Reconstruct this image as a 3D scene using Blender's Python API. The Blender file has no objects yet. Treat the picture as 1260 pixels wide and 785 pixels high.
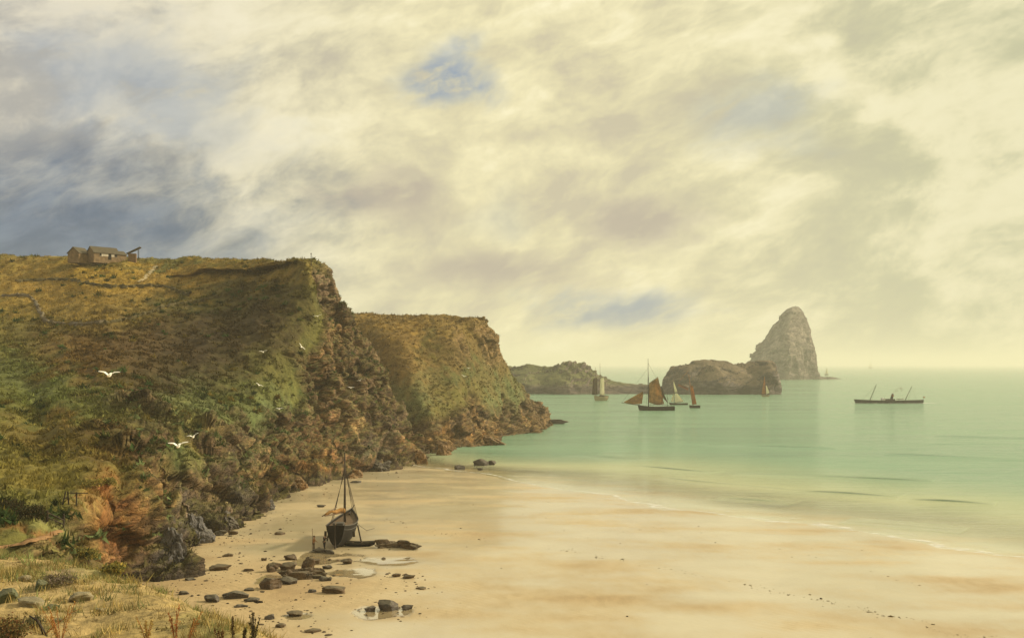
import bpy, bmesh, math, random
import numpy as np
from mathutils import Vector, Matrix
from mathutils.bvhtree import BVHTree

R = math.radians
scene = bpy.context.scene
C = scene.collection
rng = np.random.default_rng(7)
random.seed(7)

# ------------------------------------------------------------------ camera, sky, sun, exposure
F, HZ, CAMZ = 1350.0, 448.0, 24.0          # focal length and horizon in the photograph's pixels, eye height in metres
cam_data = bpy.data.cameras.new('camera')
cam = bpy.data.objects.new('camera', cam_data)
C.objects.link(cam)
cam.location = (0, 0, CAMZ)
cam.rotation_euler = (R(90), 0, 0)
cam_data.sensor_width = 36.0
cam_data.lens = 36.0 * F / 1260.0
cam_data.shift_y = (HZ - 392.5) / 1260.0
cam_data.clip_start = 0.3
cam_data.clip_end = 200000
scene.camera = cam

SUN_AZ, SUN_EL = 70.0, 29.0                # degrees right of the view direction (+Y), above the horizon
sun_dir = Vector((math.sin(R(SUN_AZ)) * math.cos(R(SUN_EL)), math.cos(R(SUN_AZ)) * math.cos(R(SUN_EL)), math.sin(R(SUN_EL))))
sun_data = bpy.data.lights.new('sun', 'SUN')
sun_data.energy = 4.6
sun_data.angle = R(5)
sun_data.color = (1.0, 0.86, 0.62)
sun = bpy.data.objects.new('sun', sun_data)
C.objects.link(sun)
sun.rotation_euler = (-sun_dir).to_track_quat('-Z', 'Y').to_euler()

scene.view_settings.view_transform = 'Standard'
scene.view_settings.look = 'None'
scene.view_settings.exposure = 0.12
scene.view_settings.gamma = 1.0
scene.view_settings.use_curve_mapping = False
scene.render.engine = 'CYCLES'
scene.cycles.use_denoising = True
scene.cycles.max_bounces = 6
scene.cycles.volume_bounces = 1
scene.cycles.transparent_max_bounces = 12
scene.cycles.caustics_reflective = False
scene.cycles.caustics_refractive = False


class NT:
    """small helper to write node trees"""
    def __init__(self, tree):
        self.t = tree
        self.n = tree.nodes
        self.l = tree.links
        self.n.clear()

    def node(self, typ, ins=None, **kw):
        nd = self.n.new(typ)
        for k, v in kw.items():
            setattr(nd, k, v)
        for k, v in (ins or {}).items():
            s = nd.inputs[k]
            if isinstance(v, bpy.types.NodeSocket):
                self.l.new(v, s)
            else:
                s.default_value = v
        return nd

    def math(self, op, a, b=0.0, clamp=False):
        nd = self.node('ShaderNodeMath', {0: a, 1: b}, operation=op)
        nd.use_clamp = clamp
        return nd.outputs[0]

    def vmath(self, op, a, b=(0, 0, 0)):
        nd = self.node('ShaderNodeVectorMath', {0: a, 1: b}, operation=op)
        return nd.outputs['Value'] if op in ('LENGTH', 'DISTANCE', 'DOT_PRODUCT') else nd.outputs[0]

    def noise(self, vec, scale, detail=4.0, rough=0.55, dist=0.0, out=0):
        nd = self.node('ShaderNodeTexNoise', {'Vector': vec, 'Scale': scale, 'Detail': detail, 'Roughness': rough, 'Distortion': dist})
        return nd.outputs[out]

    def ss(self, x, a, b, lo=0.0, hi=1.0):
        nd = self.node('ShaderNodeMapRange', {0: x, 1: a, 2: b, 3: lo, 4: hi}, interpolation_type='SMOOTHSTEP')
        return nd.outputs[0]

    def mix(self, f, a, b, blend='MIX'):
        nd = self.node('ShaderNodeMix', data_type='RGBA', blend_type=blend)
        for i, v in ((0, f), (6, a), (7, b)):
            s = nd.inputs[i]
            if isinstance(v, bpy.types.NodeSocket):
                self.l.new(v, s)
            elif i == 0:
                s.default_value = v
            else:
                s.default_value = (*v[:3], 1.0)
        return nd.outputs[2]


def pix_dir(px, py):
    return Vector(((px - 630) / F, 1.0, (HZ - py) / F)).normalized()


world = bpy.data.worlds.new('World')
scene.world = world
world.use_nodes = True
w = NT(world.node_tree)
tc = w.node('ShaderNodeTexCoord').outputs['Generated']
sky = w.node('ShaderNodeTexSky', sky_type='NISHITA', sun_disc=False, sun_elevation=R(SUN_EL), sun_rotation=R(SUN_AZ))
sky.air_density = 1.0
sky.dust_density = 3.0
# cloud coordinates: the direction, flattened, and sheared so that the streets of cloud climb to the right
sep = w.node('ShaderNodeSeparateXYZ', {0: tc})
zz = w.math('SUBTRACT', w.math('MULTIPLY', sep.outputs[2], 1.75), w.math('MULTIPLY', sep.outputs[0], 0.4))
cv = w.node('ShaderNodeCombineXYZ', {0: sep.outputs[0], 1: sep.outputs[1], 2: zz}).outputs[0]
warp = w.vmath('MULTIPLY', w.vmath('SUBTRACT', w.noise(cv, 3.0, 4.0, 0.55, out=1), (0.5, 0.5, 0.5)), (0.13, 0.13, 0.13))
cw = w.vmath('ADD', cv, warp)
n_big = w.noise(cw, 2.6, 3.0, 0.5)


def puffy(v):
    b1 = w.math('SUBTRACT', 1.0, w.math('ABSOLUTE', w.math('SUBTRACT', w.math('MULTIPLY', w.noise(v, 6.0, 6.0, 0.6), 2.0), 1.0)))      # heaped, rounded
    return w.math('ADD', w.math('MULTIPLY', w.noise(v, 7.5, 7.0, 0.6), 0.62), w.math('MULTIPLY', w.math('SUBTRACT', b1, 0.36), 0.45))


n_mid = puffy(cw)
n_lit = puffy(w.vmath('ADD', cw, (0.035, 0.0, 0.045)))
n_fine = w.noise(w.vmath('MULTIPLY', cw, (1.0, 1.0, 1.25)), 21.0, 6.0, 0.62)
dens = w.math('ADD', w.math('MULTIPLY', n_big, 0.42), w.math('ADD', w.math('MULTIPLY', n_mid, 0.44), w.math('MULTIPLY', n_fine, 0.14)))
lit = w.math('SUBTRACT', n_mid, n_lit)                                  # thin side towards the sun: brighter


def blob(px, py, rx, rz, lo=1.0, hi=0.0):
    d = pix_dir(px, py)
    v = w.vmath('MULTIPLY', w.vmath('SUBTRACT', tc, tuple(d)), (F / rx, F / rx, F / rz))
    v = w.vmath('ADD', v, w.vmath('MULTIPLY', w.vmath('SUBTRACT', w.noise(cw, 9.0, 4.0, 0.6, out=1), (0.5, 0.5, 0.5)), (2.6, 2.6, 2.6)))
    f = w.ss(w.vmath('LENGTH', v), 1.35, 0.2)
    return w.math('MULTIPLY', f, w.ss(w.math('ADD', n_fine, w.math('MULTIPLY', n_mid, 0.6)), 0.58, 0.86))


K = 10.0                                                                # Background strength is 0.1


def kc(r, g, b):
    return (r * K, g * K, b * K)


tone = w.math('ADD', w.math('ADD', w.ss(dens, 0.34, 0.69), w.math('MULTIPLY', w.math('SUBTRACT', n_fine, 0.5), 0.55)), w.math('MULTIPLY', lit, 1.35))
ramp = w.node('ShaderNodeValToRGB', {0: tone})
cr = ramp.color_ramp
cr.elements[0].position, cr.elements[0].color = 0.0, (0.56, 0.505, 0.36, 1)
cr.elements[1].position, cr.elements[1].color = 1.0, (0.93, 0.86, 0.58, 1)
e = cr.elements.new(0.38); e.color = (0.69, 0.63, 0.40, 1)
e = cr.elements.new(0.68); e.color = (0.81, 0.74, 0.46, 1)
cloud = w.mix(1.0, ramp.outputs[0], (K, K, K), 'MULTIPLY')
# the cloud is greyer away to the left and greener away to the right of the sun's glow
leftness = w.ss(sep.outputs[0], -0.02, -0.42)
rightness = w.ss(sep.outputs[0], 0.05, 0.42)
grey = w.mix(w.ss(w.math('ADD', tone, w.math('MULTIPLY', n_fine, 0.25)), 0.15, 0.95), kc(0.38, 0.375, 0.36), kc(0.70, 0.65, 0.53))
cloud = w.mix(w.math('MULTIPLY', leftness, 0.92), cloud, grey)
sage = w.mix(w.ss(tone, 0.2, 0.9), kc(0.49, 0.50, 0.32), kc(0.74, 0.70, 0.46))
cloud = w.mix(w.math('MULTIPLY', rightness, 0.72), cloud, sage)
# thin places where the blue of the sky comes through
blue = w.mix(0.75, sky.outputs[0], kc(0.23, 0.31, 0.44))
gaps = w.math('MULTIPLY', w.ss(n_big, 0.36, 0.28), 0.6)
for b in ((545, 92, 62, 40), (172, 108, 120, 70), (760, 378, 120, 30), (240, 150, 130, 50), (935, 150, 90, 40)):
    gaps = w.math('MAXIMUM', gaps, w.math('MULTIPLY', blob(*b), {545: 0.95, 760: 1.0, 172: 0.55}.get(b[0], 0.4)))
cloud = w.mix(gaps, cloud, blue)
dark = w.math('MULTIPLY', w.math('MAXIMUM', blob(455, 240, 110, 34), w.math('MAXIMUM', blob(800, 275, 75, 34), blob(630, 335, 120, 26))), 0.9)
cloud = w.mix(dark, cloud, kc(0.44, 0.385, 0.315))
# a slate rain bank low on the left, running on out of the picture
bank = w.math('MULTIPLY', w.ss(w.math('ADD', sep.outputs[0], w.math('MULTIPLY', w.math('SUBTRACT', n_mid, 0.45), 0.42)), -0.07, -0.27),
              w.ss(w.math('ADD', sep.outputs[2], w.math('MULTIPLY', w.math('SUBTRACT', n_mid, 0.5), 0.16)), 0.215, 0.125))
cloud = w.mix(w.math('MULTIPLY', bank, 0.97), cloud, w.mix(w.ss(n_fine, 0.3, 0.7), kc(0.052, 0.104, 0.19), kc(0.125, 0.185, 0.275)))
w.node('ShaderNodeOutputWorld', {0: w.node('ShaderNodeBackground', {0: cloud, 1: 1.0 / K}).outputs[0]})

# ------------------------------------------------------------------ noise and mesh helpers
_perm = np.tile(np.random.default_rng(3).permutation(256), 3).astype(np.int32)
_g = np.random.default_rng(4).normal(size=(256, 3))
_g = (_g / np.linalg.norm(_g, axis=1)[:, None]).astype(np.float32)


def perlin(P):
    P = np.asarray(P, dtype=np.float32)
    I = np.floor(P).astype(np.int32)
    f = P - I
    I &= 255
    u = f * f * f * (f * (f * 6 - 15) + 10)
    out = np.zeros(len(P), np.float32)
    for dx in (0, 1):
        wx = u[:, 0] if dx else 1 - u[:, 0]
        px = _perm[I[:, 0] + dx]
        for dy in (0, 1):
            wy = u[:, 1] if dy else 1 - u[:, 1]
            py = _perm[px + I[:, 1] + dy]
            for dz in (0, 1):
                wz = u[:, 2] if dz else 1 - u[:, 2]
                g = _g[_perm[py + I[:, 2] + dz]]
                d = g[:, 0] * (f[:, 0] - dx) + g[:, 1] * (f[:, 1] - dy) + g[:, 2] * (f[:, 2] - dz)
                out += wx * wy * wz * d
    return out * 1.6


def fbm(P, o=4, gain=0.5, lac=2.03):
    P = np.asarray(P, np.float32)
    a, s = 1.0, np.zeros(len(P), np.float32)
    for k in range(o):
        s += a * perlin(P + 17.3 * k)
        P = P * lac
        a *= gain
    return s


def ridged(P, o=4, gain=0.5, lac=2.1):
    P = np.asarray(P, np.float32)
    a, s, t = 1.0, np.zeros(len(P), np.float32), 0.0
    for k in range(o):
        s += a * (1 - 2 * np.abs(perlin(P + 9.1 * k)))
        t += a
        P = P * lac
        a *= gain
    return s / t


def sstep(x, a, b):
    t = np.clip((x - a) / (b - a), 0, 1)
    return t * t * (3 - 2 * t)


def pix(px, py, d):
    return np.array(((px - 630) / F * d, d, CAMZ + (HZ - py) / F * d))


def to_pix(P):
    y = np.maximum(P[:, 1], 1.0)
    return 630 + P[:, 0] / y * F, HZ - (P[:, 2] - CAMZ) / y * F


def tag(o, label=None, cat=None, group=None, kind=None):
    for k, v in (('label', label), ('category', cat), ('group', group), ('kind', kind)):
        if v:
            o[k] = v
    return o


def mesh_obj(name, verts, faces, mat, parent=None, smooth=False, attrs=None, colors=None):
    me = bpy.data.meshes.new(name)
    verts = np.asarray(verts, np.float32)
    if isinstance(faces, np.ndarray):
        nf, k = faces.shape
        me.vertices.add(len(verts))
        me.vertices.foreach_set('co', verts.ravel())
        me.loops.add(nf * k)
        me.loops.foreach_set('vertex_index', faces.astype(np.int32).ravel())
        me.polygons.add(nf)
        me.polygons.foreach_set('loop_start', np.arange(0, nf * k, k, dtype=np.int32))
        me.update(calc_edges=True)
    else:
        me.from_pydata([tuple(map(float, v)) for v in verts], [], faces)
        me.update()
    for k, v in (attrs or {}).items():
        a = me.attributes.new(k, 'FLOAT', 'POINT')
        a.data.foreach_set('value', np.asarray(v, np.float32))
    if colors is not None:
        a = me.attributes.new('Col', 'FLOAT_COLOR', 'POINT')
        c4 = np.ones((len(verts), 4), np.float32)
        c4[:, :3] = colors
        a.data.foreach_set('color', c4.ravel())
    me.polygons.foreach_set('use_smooth', np.full(len(me.polygons), smooth))
    me.materials.append(mat)
    o = bpy.data.objects.new(name, me)
    C.objects.link(o)
    o.parent = parent
    return o


def empty(name, loc, rz=0.0):
    o = bpy.data.objects.new(name, None)
    o.empty_display_size = 0.3
    C.objects.link(o)
    o.location = loc
    o.rotation_euler = (0, 0, rz)
    return o


def grid_faces(nu, nv):
    i = np.arange(nu * nv).reshape(nu, nv)
    return np.stack([i[:-1, :-1], i[1:, :-1], i[1:, 1:], i[:-1, 1:]], -1).reshape(-1, 4)


def catmull(ctrl, t):
    """ctrl (n,...) sampled at parameters t in 0..n-1"""
    n = len(ctrl)
    ext = np.concatenate([[2 * ctrl[0] - ctrl[1]], ctrl, [2 * ctrl[-1] - ctrl[-2]]])
    i = np.clip(np.floor(t).astype(int), 0, n - 2)
    f = (t - i).reshape((-1,) + (1,) * (ctrl.ndim - 1))
    p0, p1, p2, p3 = ext[i], ext[i + 1], ext[i + 2], ext[i + 3]
    return 0.5 * (2 * p1 + (p2 - p0) * f + (2 * p0 - 5 * p1 + 4 * p2 - p3) * f ** 2 + (3 * p1 - p0 - 3 * p2 + p3) * f ** 3)


def arc_params(ctrl, n, wts=None):
    """n parameters along axis 0, evenly spread by the mean length between control rows"""
    seg = np.linalg.norm(np.diff(ctrl, axis=0), axis=-1).mean(axis=1)
    if wts is not None:
        seg = seg * np.interp(np.arange(len(seg)) + 0.5, *wts)
    cum = np.concatenate([[0], np.cumsum(seg)])
    return np.interp(np.linspace(0, cum[-1], n), cum, np.arange(len(cum)))


def net(ctrl, nu, nv, wu=None, wv=None):
    ctrl = np.asarray(ctrl, float)
    u = arc_params(ctrl, nu, wu)
    v = arc_params(np.swapaxes(ctrl, 0, 1), nv, wv)
    a = catmull(ctrl, u)
    a = np.swapaxes(catmull(np.swapaxes(a, 0, 1), v), 0, 1)
    return a, u, v


def grid_normals(G):
    n = np.cross(np.gradient(G, axis=0), np.gradient(G, axis=1))
    return n / np.maximum(np.linalg.norm(n, axis=-1, keepdims=True), 1e-9)


STRATA = np.array((-0.50, 0.22, 0.84))


def cells(P, seed=0):
    """Voronoi blocks: a random value per block, a second one, and the distance to the nearest joint"""
    P = np.asarray(P, np.float32)
    I = np.floor(P).astype(np.int32)
    f1 = np.full(len(P), 9.0, np.float32); f2 = f1.copy()
    idv = np.zeros(len(P), np.int32)
    for dx in (-1, 0, 1):
        for dy in (-1, 0, 1):
            for dz in (-1, 0, 1):
                J = I + np.array((dx, dy, dz), np.int32)
                h = _perm[_perm[_perm[(J[:, 0] + seed) & 255] + (J[:, 1] & 255)] + (J[:, 2] & 255)]
                q = J + 0.5 + 0.42 * _g[h] - P
                d = np.sqrt((q * q).sum(1))
                m1 = d < f1
                f2 = np.where(m1, f1, np.minimum(f2, d))
                idv = np.where(m1, h, idv)
                f1 = np.where(m1, d, f1)
    return idv / 255.0, ((idv * 71) % 256) / 255.0, f2 - f1


def rocky(G, amp, scale=1.0, flip=1.0, seed=0.0):
    """displace a surface along its normal into buttresses, ledges, blocks and cracks; amp: per-vertex strength 0..1.
    Returns the surface and a tone per vertex (each block of rock has its own)"""
    sh = G.shape
    a = amp.reshape(-1)
    N = grid_normals(G) * flip
    P = G.reshape(-1, 3) / scale + seed
    wq = P + 3.0 * np.stack([fbm(P / 14 + 3, 2), fbm(P / 14 + 40, 2), fbm(P / 14 + 80, 2)], -1)
    d = 6.0 * (ridged(wq * (1, 1, 0.40) / 23.0, 2) - 0.42) + 1.5 * fbm(wq / 10.0, 2)
    G = G + N * (d * (0.13 + 0.87 * a) * scale).reshape(sh[0], sh[1], 1)
    N = grid_normals(G) * flip
    P = G.reshape(-1, 3) / scale + seed
    # rotate into the dip of the beds, then break into blocks
    e1 = np.array((0.86, 0.0, 0.51)); e3 = STRATA / np.linalg.norm(STRATA); e2 = np.cross(e3, e1); e2 /= np.linalg.norm(e2)
    Q = (P + 0.8 * np.stack([fbm(P / 4 + 3, 2), fbm(P / 4 + 40, 2), fbm(P / 4 + 80, 2)], -1)) @ np.stack([e1, e2, e3], 1)
    c1, t1, j1 = cells(Q / (9.0, 6.0, 2.7) + 5, 3)
    c2, t2, j2 = cells(Q / (3.0, 2.2, 0.9) + 9, 17)
    d = 2.5 * (c1 - 0.5) - 1.1 * np.exp(-j1 / 0.06) + 0.60 * (c2 - 0.5) - 0.30 * np.exp(-j2 / 0.08) + 0.35 * fbm(P / 1.6, 3)
    d *= (0.05 + 0.95 * a)
    G = G + N * (d * scale).reshape(sh[0], sh[1], 1)
    tone = (0.50 + 0.70 * t1) * (0.72 + 0.56 * t2) * (1 - 0.45 * np.exp(-j2 / 0.05))
    return G, tone


# ------------------------------------------------------------------ materials
def new_mat(name):
    m = bpy.data.materials.new(name)
    m.use_nodes = True
    t = NT(m.node_tree)
    return m, t


def finish(t, col, rough=0.85, bump_h=None, bump_s=0.4, bump_d=0.1, spec=0.3, extra=None):
    ins = {'Base Color': col if isinstance(col, bpy.types.NodeSocket) else (*col, 1.0), 'Roughness': rough, 'Specular IOR Level': spec}
    if bump_h is not None:
        ins['Normal'] = t.node('ShaderNodeBump', {'Strength': bump_s, 'Distance': bump_d, 'Height': bump_h}).outputs[0]
    ins.update(extra or {})
    b = t.node('ShaderNodeBsdfPrincipled', ins)
    t.node('ShaderNodeOutputMaterial', {0: b.outputs[0]})


def simple(name, col, rough=0.7, var=0.3, scale=3.0, bump=0.3, bd=0.03, spec=0.3, stretch=(1, 1, 1)):
    m, t = new_mat(name)
    co = t.vmath('MULTIPLY', t.node('ShaderNodeTexCoord').outputs['Object'], stretch)
    n = t.noise(co, scale, 6.0, 0.6)
    n2 = t.noise(co, scale * 6, 4.0, 0.6)
    f = t.math('ADD', t.math('MULTIPLY', n, 0.65), t.math('MULTIPLY', n2, 0.35))
    c = t.mix(t.ss(f, 0.3, 0.7), tuple(x * (1 - var) for x in col), tuple(min(1, x * (1 + var)) for x in col))
    finish(t, c, rough, f, bump, bd, spec)
    return m


def terrain_mat(name, far=False):
    m, t = new_mat(name)
    co = t.node('ShaderNodeNewGeometry').outputs['Position']
    col = t.node('ShaderNodeAttribute', attribute_name='Col').outputs['Color']
    rk = t.node('ShaderNodeAttribute', attribute_name='rock').outputs['Fac']
    k = 0.12 if far else 1.0
    st = t.node('ShaderNodeMapping', {0: co, 'Rotation': (R(-12), R(31), 0), 'Scale': (0.25, 0.25, 1.0)}).outputs[0]   # beds of the rock
    n1 = t.noise(co, 0.55 * k, 8.0, 0.68)
    n2 = t.noise(co, 2.6 * k, 6.0, 0.68)
    n3 = t.noise(st, 1.7 * k, 6.0, 0.65, 0.6)
    f = t.math('ADD', t.math('MULTIPLY', n1, 0.5), t.math('MULTIPLY', n2, 0.5))
    c = t.mix(1.0, col, t.mix(t.ss(f, 0.30, 0.70), (0.42, 0.43, 0.42), (1.55, 1.50, 1.42)), 'MULTIPLY')
    c2 = t.mix(1.0, c, t.mix(t.ss(n3, 0.34, 0.64), (0.50, 0.47, 0.46), (1.55, 1.44, 1.26)), 'MULTIPLY')
    c = t.mix(rk, c, c2)
    vor = t.node('ShaderNodeTexVoronoi', {'Vector': t.vmath('ADD', st, t.vmath('MULTIPLY', t.noise(co, 0.8 * k, 4.0, 0.6, out=1), (1.2, 1.2, 1.2))), 'Scale': 0.9 * k}, feature='DISTANCE_TO_EDGE')
    crack = t.ss(vor.outputs['Distance'], 0.0, 0.10)
    h = t.math('ADD', t.math('MULTIPLY', f, 0.8), t.math('MULTIPLY', rk, t.math('ADD', t.math('MULTIPLY', n3, 0.9), t.math('MULTIPLY', crack, 0.35))))
    finish(t, c, 0.92, h, 0.8, 0.42 / k * (0.6 if far else 1.0), 0.15)
    return m


M_TERRAIN = terrain_mat('headland_ground')
M_FAR = terrain_mat('far_rock', True)

# ------------------------------------------------------------------ beach and sea
SHORE = np.array(((-62, 326), (-34, 284), (-21, 257), (-9, 240), (8, 212), (28, 182), (45, 164), (62, 135), (85, 92), (120, 20), (190, -160), (320, -420)), float)
SHORE = catmull(SHORE, np.linspace(0, len(SHORE) - 1, 90))


def shore_dist(X, Y):
    """signed distance from the waterline, positive on land"""
    P = np.stack([X, Y], -1).reshape(-1, 2)
    best = np.full(len(P), 1e9)
    sign = np.ones(len(P))
    for a, b in zip(SHORE[:-1], SHORE[1:]):
        ab = b - a
        t = np.clip(((P - a) @ ab) / (ab @ ab), 0, 1)
        q = P - a - t[:, None] * ab
        d = np.hypot(q[:, 0], q[:, 1])
        cr = ab[0] * (P[:, 1] - a[1]) - ab[1] * (P[:, 0] - a[0])
        m = d < best
        best[m] = d[m]
        sign[m] = np.where(cr[m] > 0, -1.0, 1.0)
    return best * sign


def beach_z(X, Y):
    X = np.atleast_1d(np.asarray(X, float)); Y = np.atleast_1d(np.asarray(Y, float))
    s = shore_dist(X, Y)
    P = np.stack([X, Y, 0 * X], -1)
    s = s + 3.0 * fbm(P / 28.0, 2) * np.exp(-np.abs(s) / 60)
    z = np.where(s > 0, 1.25 * (1 - np.exp(-s / 55.0)), np.maximum(0.032 * s - 2.4 * np.exp(-((X - 2) / 26) ** 2 - ((Y - 318) / 44) ** 2) * sstep(-s, 0.5, 12), -4.0))
    z = z + 0.05 * fbm(P / 9.0 + 5, 2) + 0.012 * fbm(P * (0.5, 1.4, 1) + 9, 2)
    return z


def beach_at(px, py):
    """the point of the beach seen at a pixel"""
    z = 0.8
    for _ in range(8):
        d = (CAMZ - z) * F / (py - HZ)
        x = (px - 630) / F * d
        z = float(beach_z(x, d)[0])
    return np.array((x, d, z))


xs = np.concatenate([np.linspace(-140, -60, 30)[:-1], np.linspace(-60, 70, 320)[:-1], np.linspace(70, 420, 70)])
ys = np.concatenate([np.linspace(-300, 70, 40)[:-1], np.linspace(70, 300, 480)[:-1], np.linspace(300, 520, 40)])
BX, BY = np.meshgrid(xs, ys, indexing='ij')
bz = beach_z(BX.ravel(), BY.ravel())
bs = shore_dist(BX.ravel(), BY.ravel())
BP = np.stack([BX.ravel(), BY.ravel(), bz], -1)
bpx, bpy_ = to_pix(BP)
# pools left by the tide between the rocks, and the film of water on the lower beach
pool = np.zeros(len(BP))
for (px, py, rx, ry) in ((432, 704, 42, 9), (478, 690, 52, 6), (470, 752, 55, 11), (392, 690, 40, 7), (400, 683, 45, 6), (335, 712, 30, 9), (365, 757, 22, 6)):
    p0 = beach_at(px, py)
    sc = p0[1] / F
    ry_m = abs(beach_at(px, py + ry)[1] - beach_at(px, py - ry)[1]) / 2
    q = ((BP[:, 0] - p0[0]) / (rx * sc)) ** 2 + ((BP[:, 1] - p0[1]) / ry_m) ** 2
    pool = np.maximum(pool, np.exp(-q * 1.2))
pool = sstep(pool + 0.35 * fbm(BP * (0.35, 0.2, 0) + 3, 3) , 0.34, 0.72)
bz -= 0.05 * pool
film = sstep(92 - bs + 22 * fbm(BP * (0.035, 0.05, 0) + 7, 4), 0, 34)
film = np.clip(film * (0.72 + 0.5 * fbm(BP * (0.05, 0.11, 0) + 31, 3)), 0, 1)
m, t = new_mat('beach_sand')
co = t.node('ShaderNodeNewGeometry').outputs['Position']
wet = t.node('ShaderNodeAttribute', attribute_name='wet').outputs['Fac']
pl = t.node('ShaderNodeAttribute', attribute_name='pool').outputs['Fac']
pl = t.ss(t.math('ADD', pl, t.math('MULTIPLY', t.math('SUBTRACT', t.noise(co, 1.3, 5.0, 0.65), 0.5), 0.9)), 0.25, 0.85)
n1 = t.noise(t.vmath('MULTIPLY', co, (0.06, 0.035, 0.1)), 1.0, 6.0, 0.6, 0.5)
n2 = t.noise(t.vmath('MULTIPLY', co, (0.75, 0.38, 1.0)), 1.0, 7.0, 0.68)
n3 = t.noise(co, 9.0, 5.0, 0.65)
dry = t.mix(t.ss(n1, 0.32, 0.68), (0.34, 0.235, 0.112), (0.43, 0.320, 0.165))
dry = t.mix(1.0, dry, t.mix(t.ss(n2, 0.3, 0.7), (0.86, 0.85, 0.83), (1.10, 1.09, 1.08)), 'MULTIPLY')
speck = t.ss(t.noise(co, 2.2, 3.0, 0.7), 0.68, 0.74)
dry = t.mix(t.math('MULTIPLY', speck, 0.55), dry, (0.13, 0.09, 0.05))
wet_sheen = t.mix(t.ss(n1, 0.32, 0.68), (0.48, 0.40, 0.240), (0.57, 0.485, 0.305))  # wet sand, paler than dry: sheen of the sky put into its colour
c = t.mix(wet, dry, wet_sheen)
c = t.mix(t.math('MULTIPLY', pl, 0.5), c, (0.34, 0.27, 0.15))
wn = t.ss(t.math('ADD', wet, t.math('MULTIPLY', t.math('SUBTRACT', n2, 0.5), 0.7)), 0.25, 0.9)
rough = t.math('SUBTRACT', 0.85, t.math('MULTIPLY', wn, 0.50))
rough = t.math('MULTIPLY', rough, t.math('SUBTRACT', 1.0, t.math('MULTIPLY', pl, 0.92)))
rip = t.node('ShaderNodeTexWave', {'Vector': co, 'Scale': 0.55, 'Distortion': 7.0, 'Detail': 3.0, 'Detail Scale': 0.6}, bands_direction='DIAGONAL').outputs[1]
rip = t.math('MULTIPLY', rip, t.ss(n1, 0.42, 0.62))
h = t.math('ADD', t.math('ADD', t.math('MULTIPLY', n2, 0.9), t.math('MULTIPLY', rip, 0.14)), t.math('MULTIPLY', n3, 0.3))
h = t.math('MULTIPLY', h, t.math('SUBTRACT', 1.0, t.math('MULTIPLY', pl, 0.95)))
h = t.math('MULTIPLY', h, t.math('SUBTRACT', 1.0, t.math('MULTIPLY', wn, 0.55)))
finish(t, c, rough, h, 0.7, 0.16, 0.5, {'Coat Weight': t.math('MAXIMUM', t.math('MULTIPLY', wn, 0.95), pl), 'Coat Roughness': t.math('SUBTRACT', 0.16, t.math('MULTIPLY', pl, 0.13)), 'Coat IOR': 1.34})
BP[:, 2] = bz
beach = mesh_obj('beach', BP, grid_faces(len(xs), len(ys)), m, smooth=True, attrs={'wet': film, 'pool': pool})
tag(beach, 'broad tan sand beach with wet sheen sloping to the green sea', kind='structure')

# sea: a sheet to the horizon, with real low swells coming in on the right
yr = np.concatenate([np.linspace(-420, 100, 30)[:-1], np.linspace(100, 330, 640)[:-1], np.geomspace(330, 1100, 160)[:-1], np.geomspace(1100, 60000, 60)])
xr = np.linspace(-1, 1, 250)
SX = np.empty((len(xr), len(yr))); SY = np.empty_like(SX)
half = np.maximum(0.62 * np.abs(yr), 330) + 40
SX[:] = xr[:, None] * half[None, :]
SY[:] = yr[None, :]
near = (yr > 80) & (yr < 330)
tx = np.linspace(-1, 1, 250)
SX[:, near] = (np.sign(tx) * np.abs(tx) ** 1.6 * 330)[:, None]
sz = np.zeros(SX.size)
sp = np.stack([SX.ravel(), SY.ravel(), 0 * SX.ravel()], -1)
sz += 0.035 * fbm(sp * (0.06, 0.22, 0) + 2, 3) * (sp[:, 1] < 1200)
depth = -beach_z(SX.ravel(), SY.ravel())
depth = np.where(sp[:, 1] > 500, 4.0, np.minimum(depth, 4.0))
sp[:, 2] = sz * np.clip(depth / 0.5 + 0.3, 0, 1)
m, t = new_mat('sea_water')
co = t.node('ShaderNodeNewGeometry').outputs['Position']
dp = t.node('ShaderNodeAttribute', attribute_name='depth').outputs['Fac']
n1 = t.noise(t.vmath('MULTIPLY', co, (0.12, 0.42, 1)), 1.0, 5.0, 0.6, 0.4)
n2 = t.noise(t.vmath('MULTIPLY', co, (0.6, 1.9, 1)), 1.0, 4.0, 0.6)
n3 = t.noise(t.vmath('MULTIPLY', co, (0.006, 0.03, 1)), 1.0, 4.0, 0.55)      # cat's-paws of wind
n4 = t.noise(t.vmath('MULTIPLY', co, (0.022, 0.085, 1)), 1.0, 4.0, 0.55, 0.3)      # the long lift of the swell
hgt = t.math('ADD', t.math('ADD', n1, t.math('MULTIPLY', n4, 1.6)), t.math('MULTIPLY', n2, 0.5))
bump = t.node('ShaderNodeBump', {'Strength': t.math('MULTIPLY', t.ss(n3, 0.35, 0.68, 0.42, 0.75), t.ss(dp, 0.0, 1.5, 0.10, 1.0)), 'Distance': 0.8, 'Height': hgt}).outputs[0]
body = t.mix(t.ss(dp, 0.3, 3.0), (0.50, 0.49, 0.29), (0.195, 0.325, 0.215))
body = t.mix(t.ss(n3, 0.36, 0.66), t.mix(1.0, body, (0.80, 0.86, 0.86), 'MULTIPLY'), body)
body = t.mix(t.node('ShaderNodeAttribute', attribute_name='swell_shade').outputs['Fac'], body, (0.035, 0.095, 0.060))      # dark line of the swell's near face, shading put into the body colour
deep = t.node('ShaderNodeBsdfDiffuse', {'Color': body}).outputs[0]
clear = t.node('ShaderNodeBsdfTransparent', {'Color': (0.98, 1.0, 0.96, 1)}).outputs[0]
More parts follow.
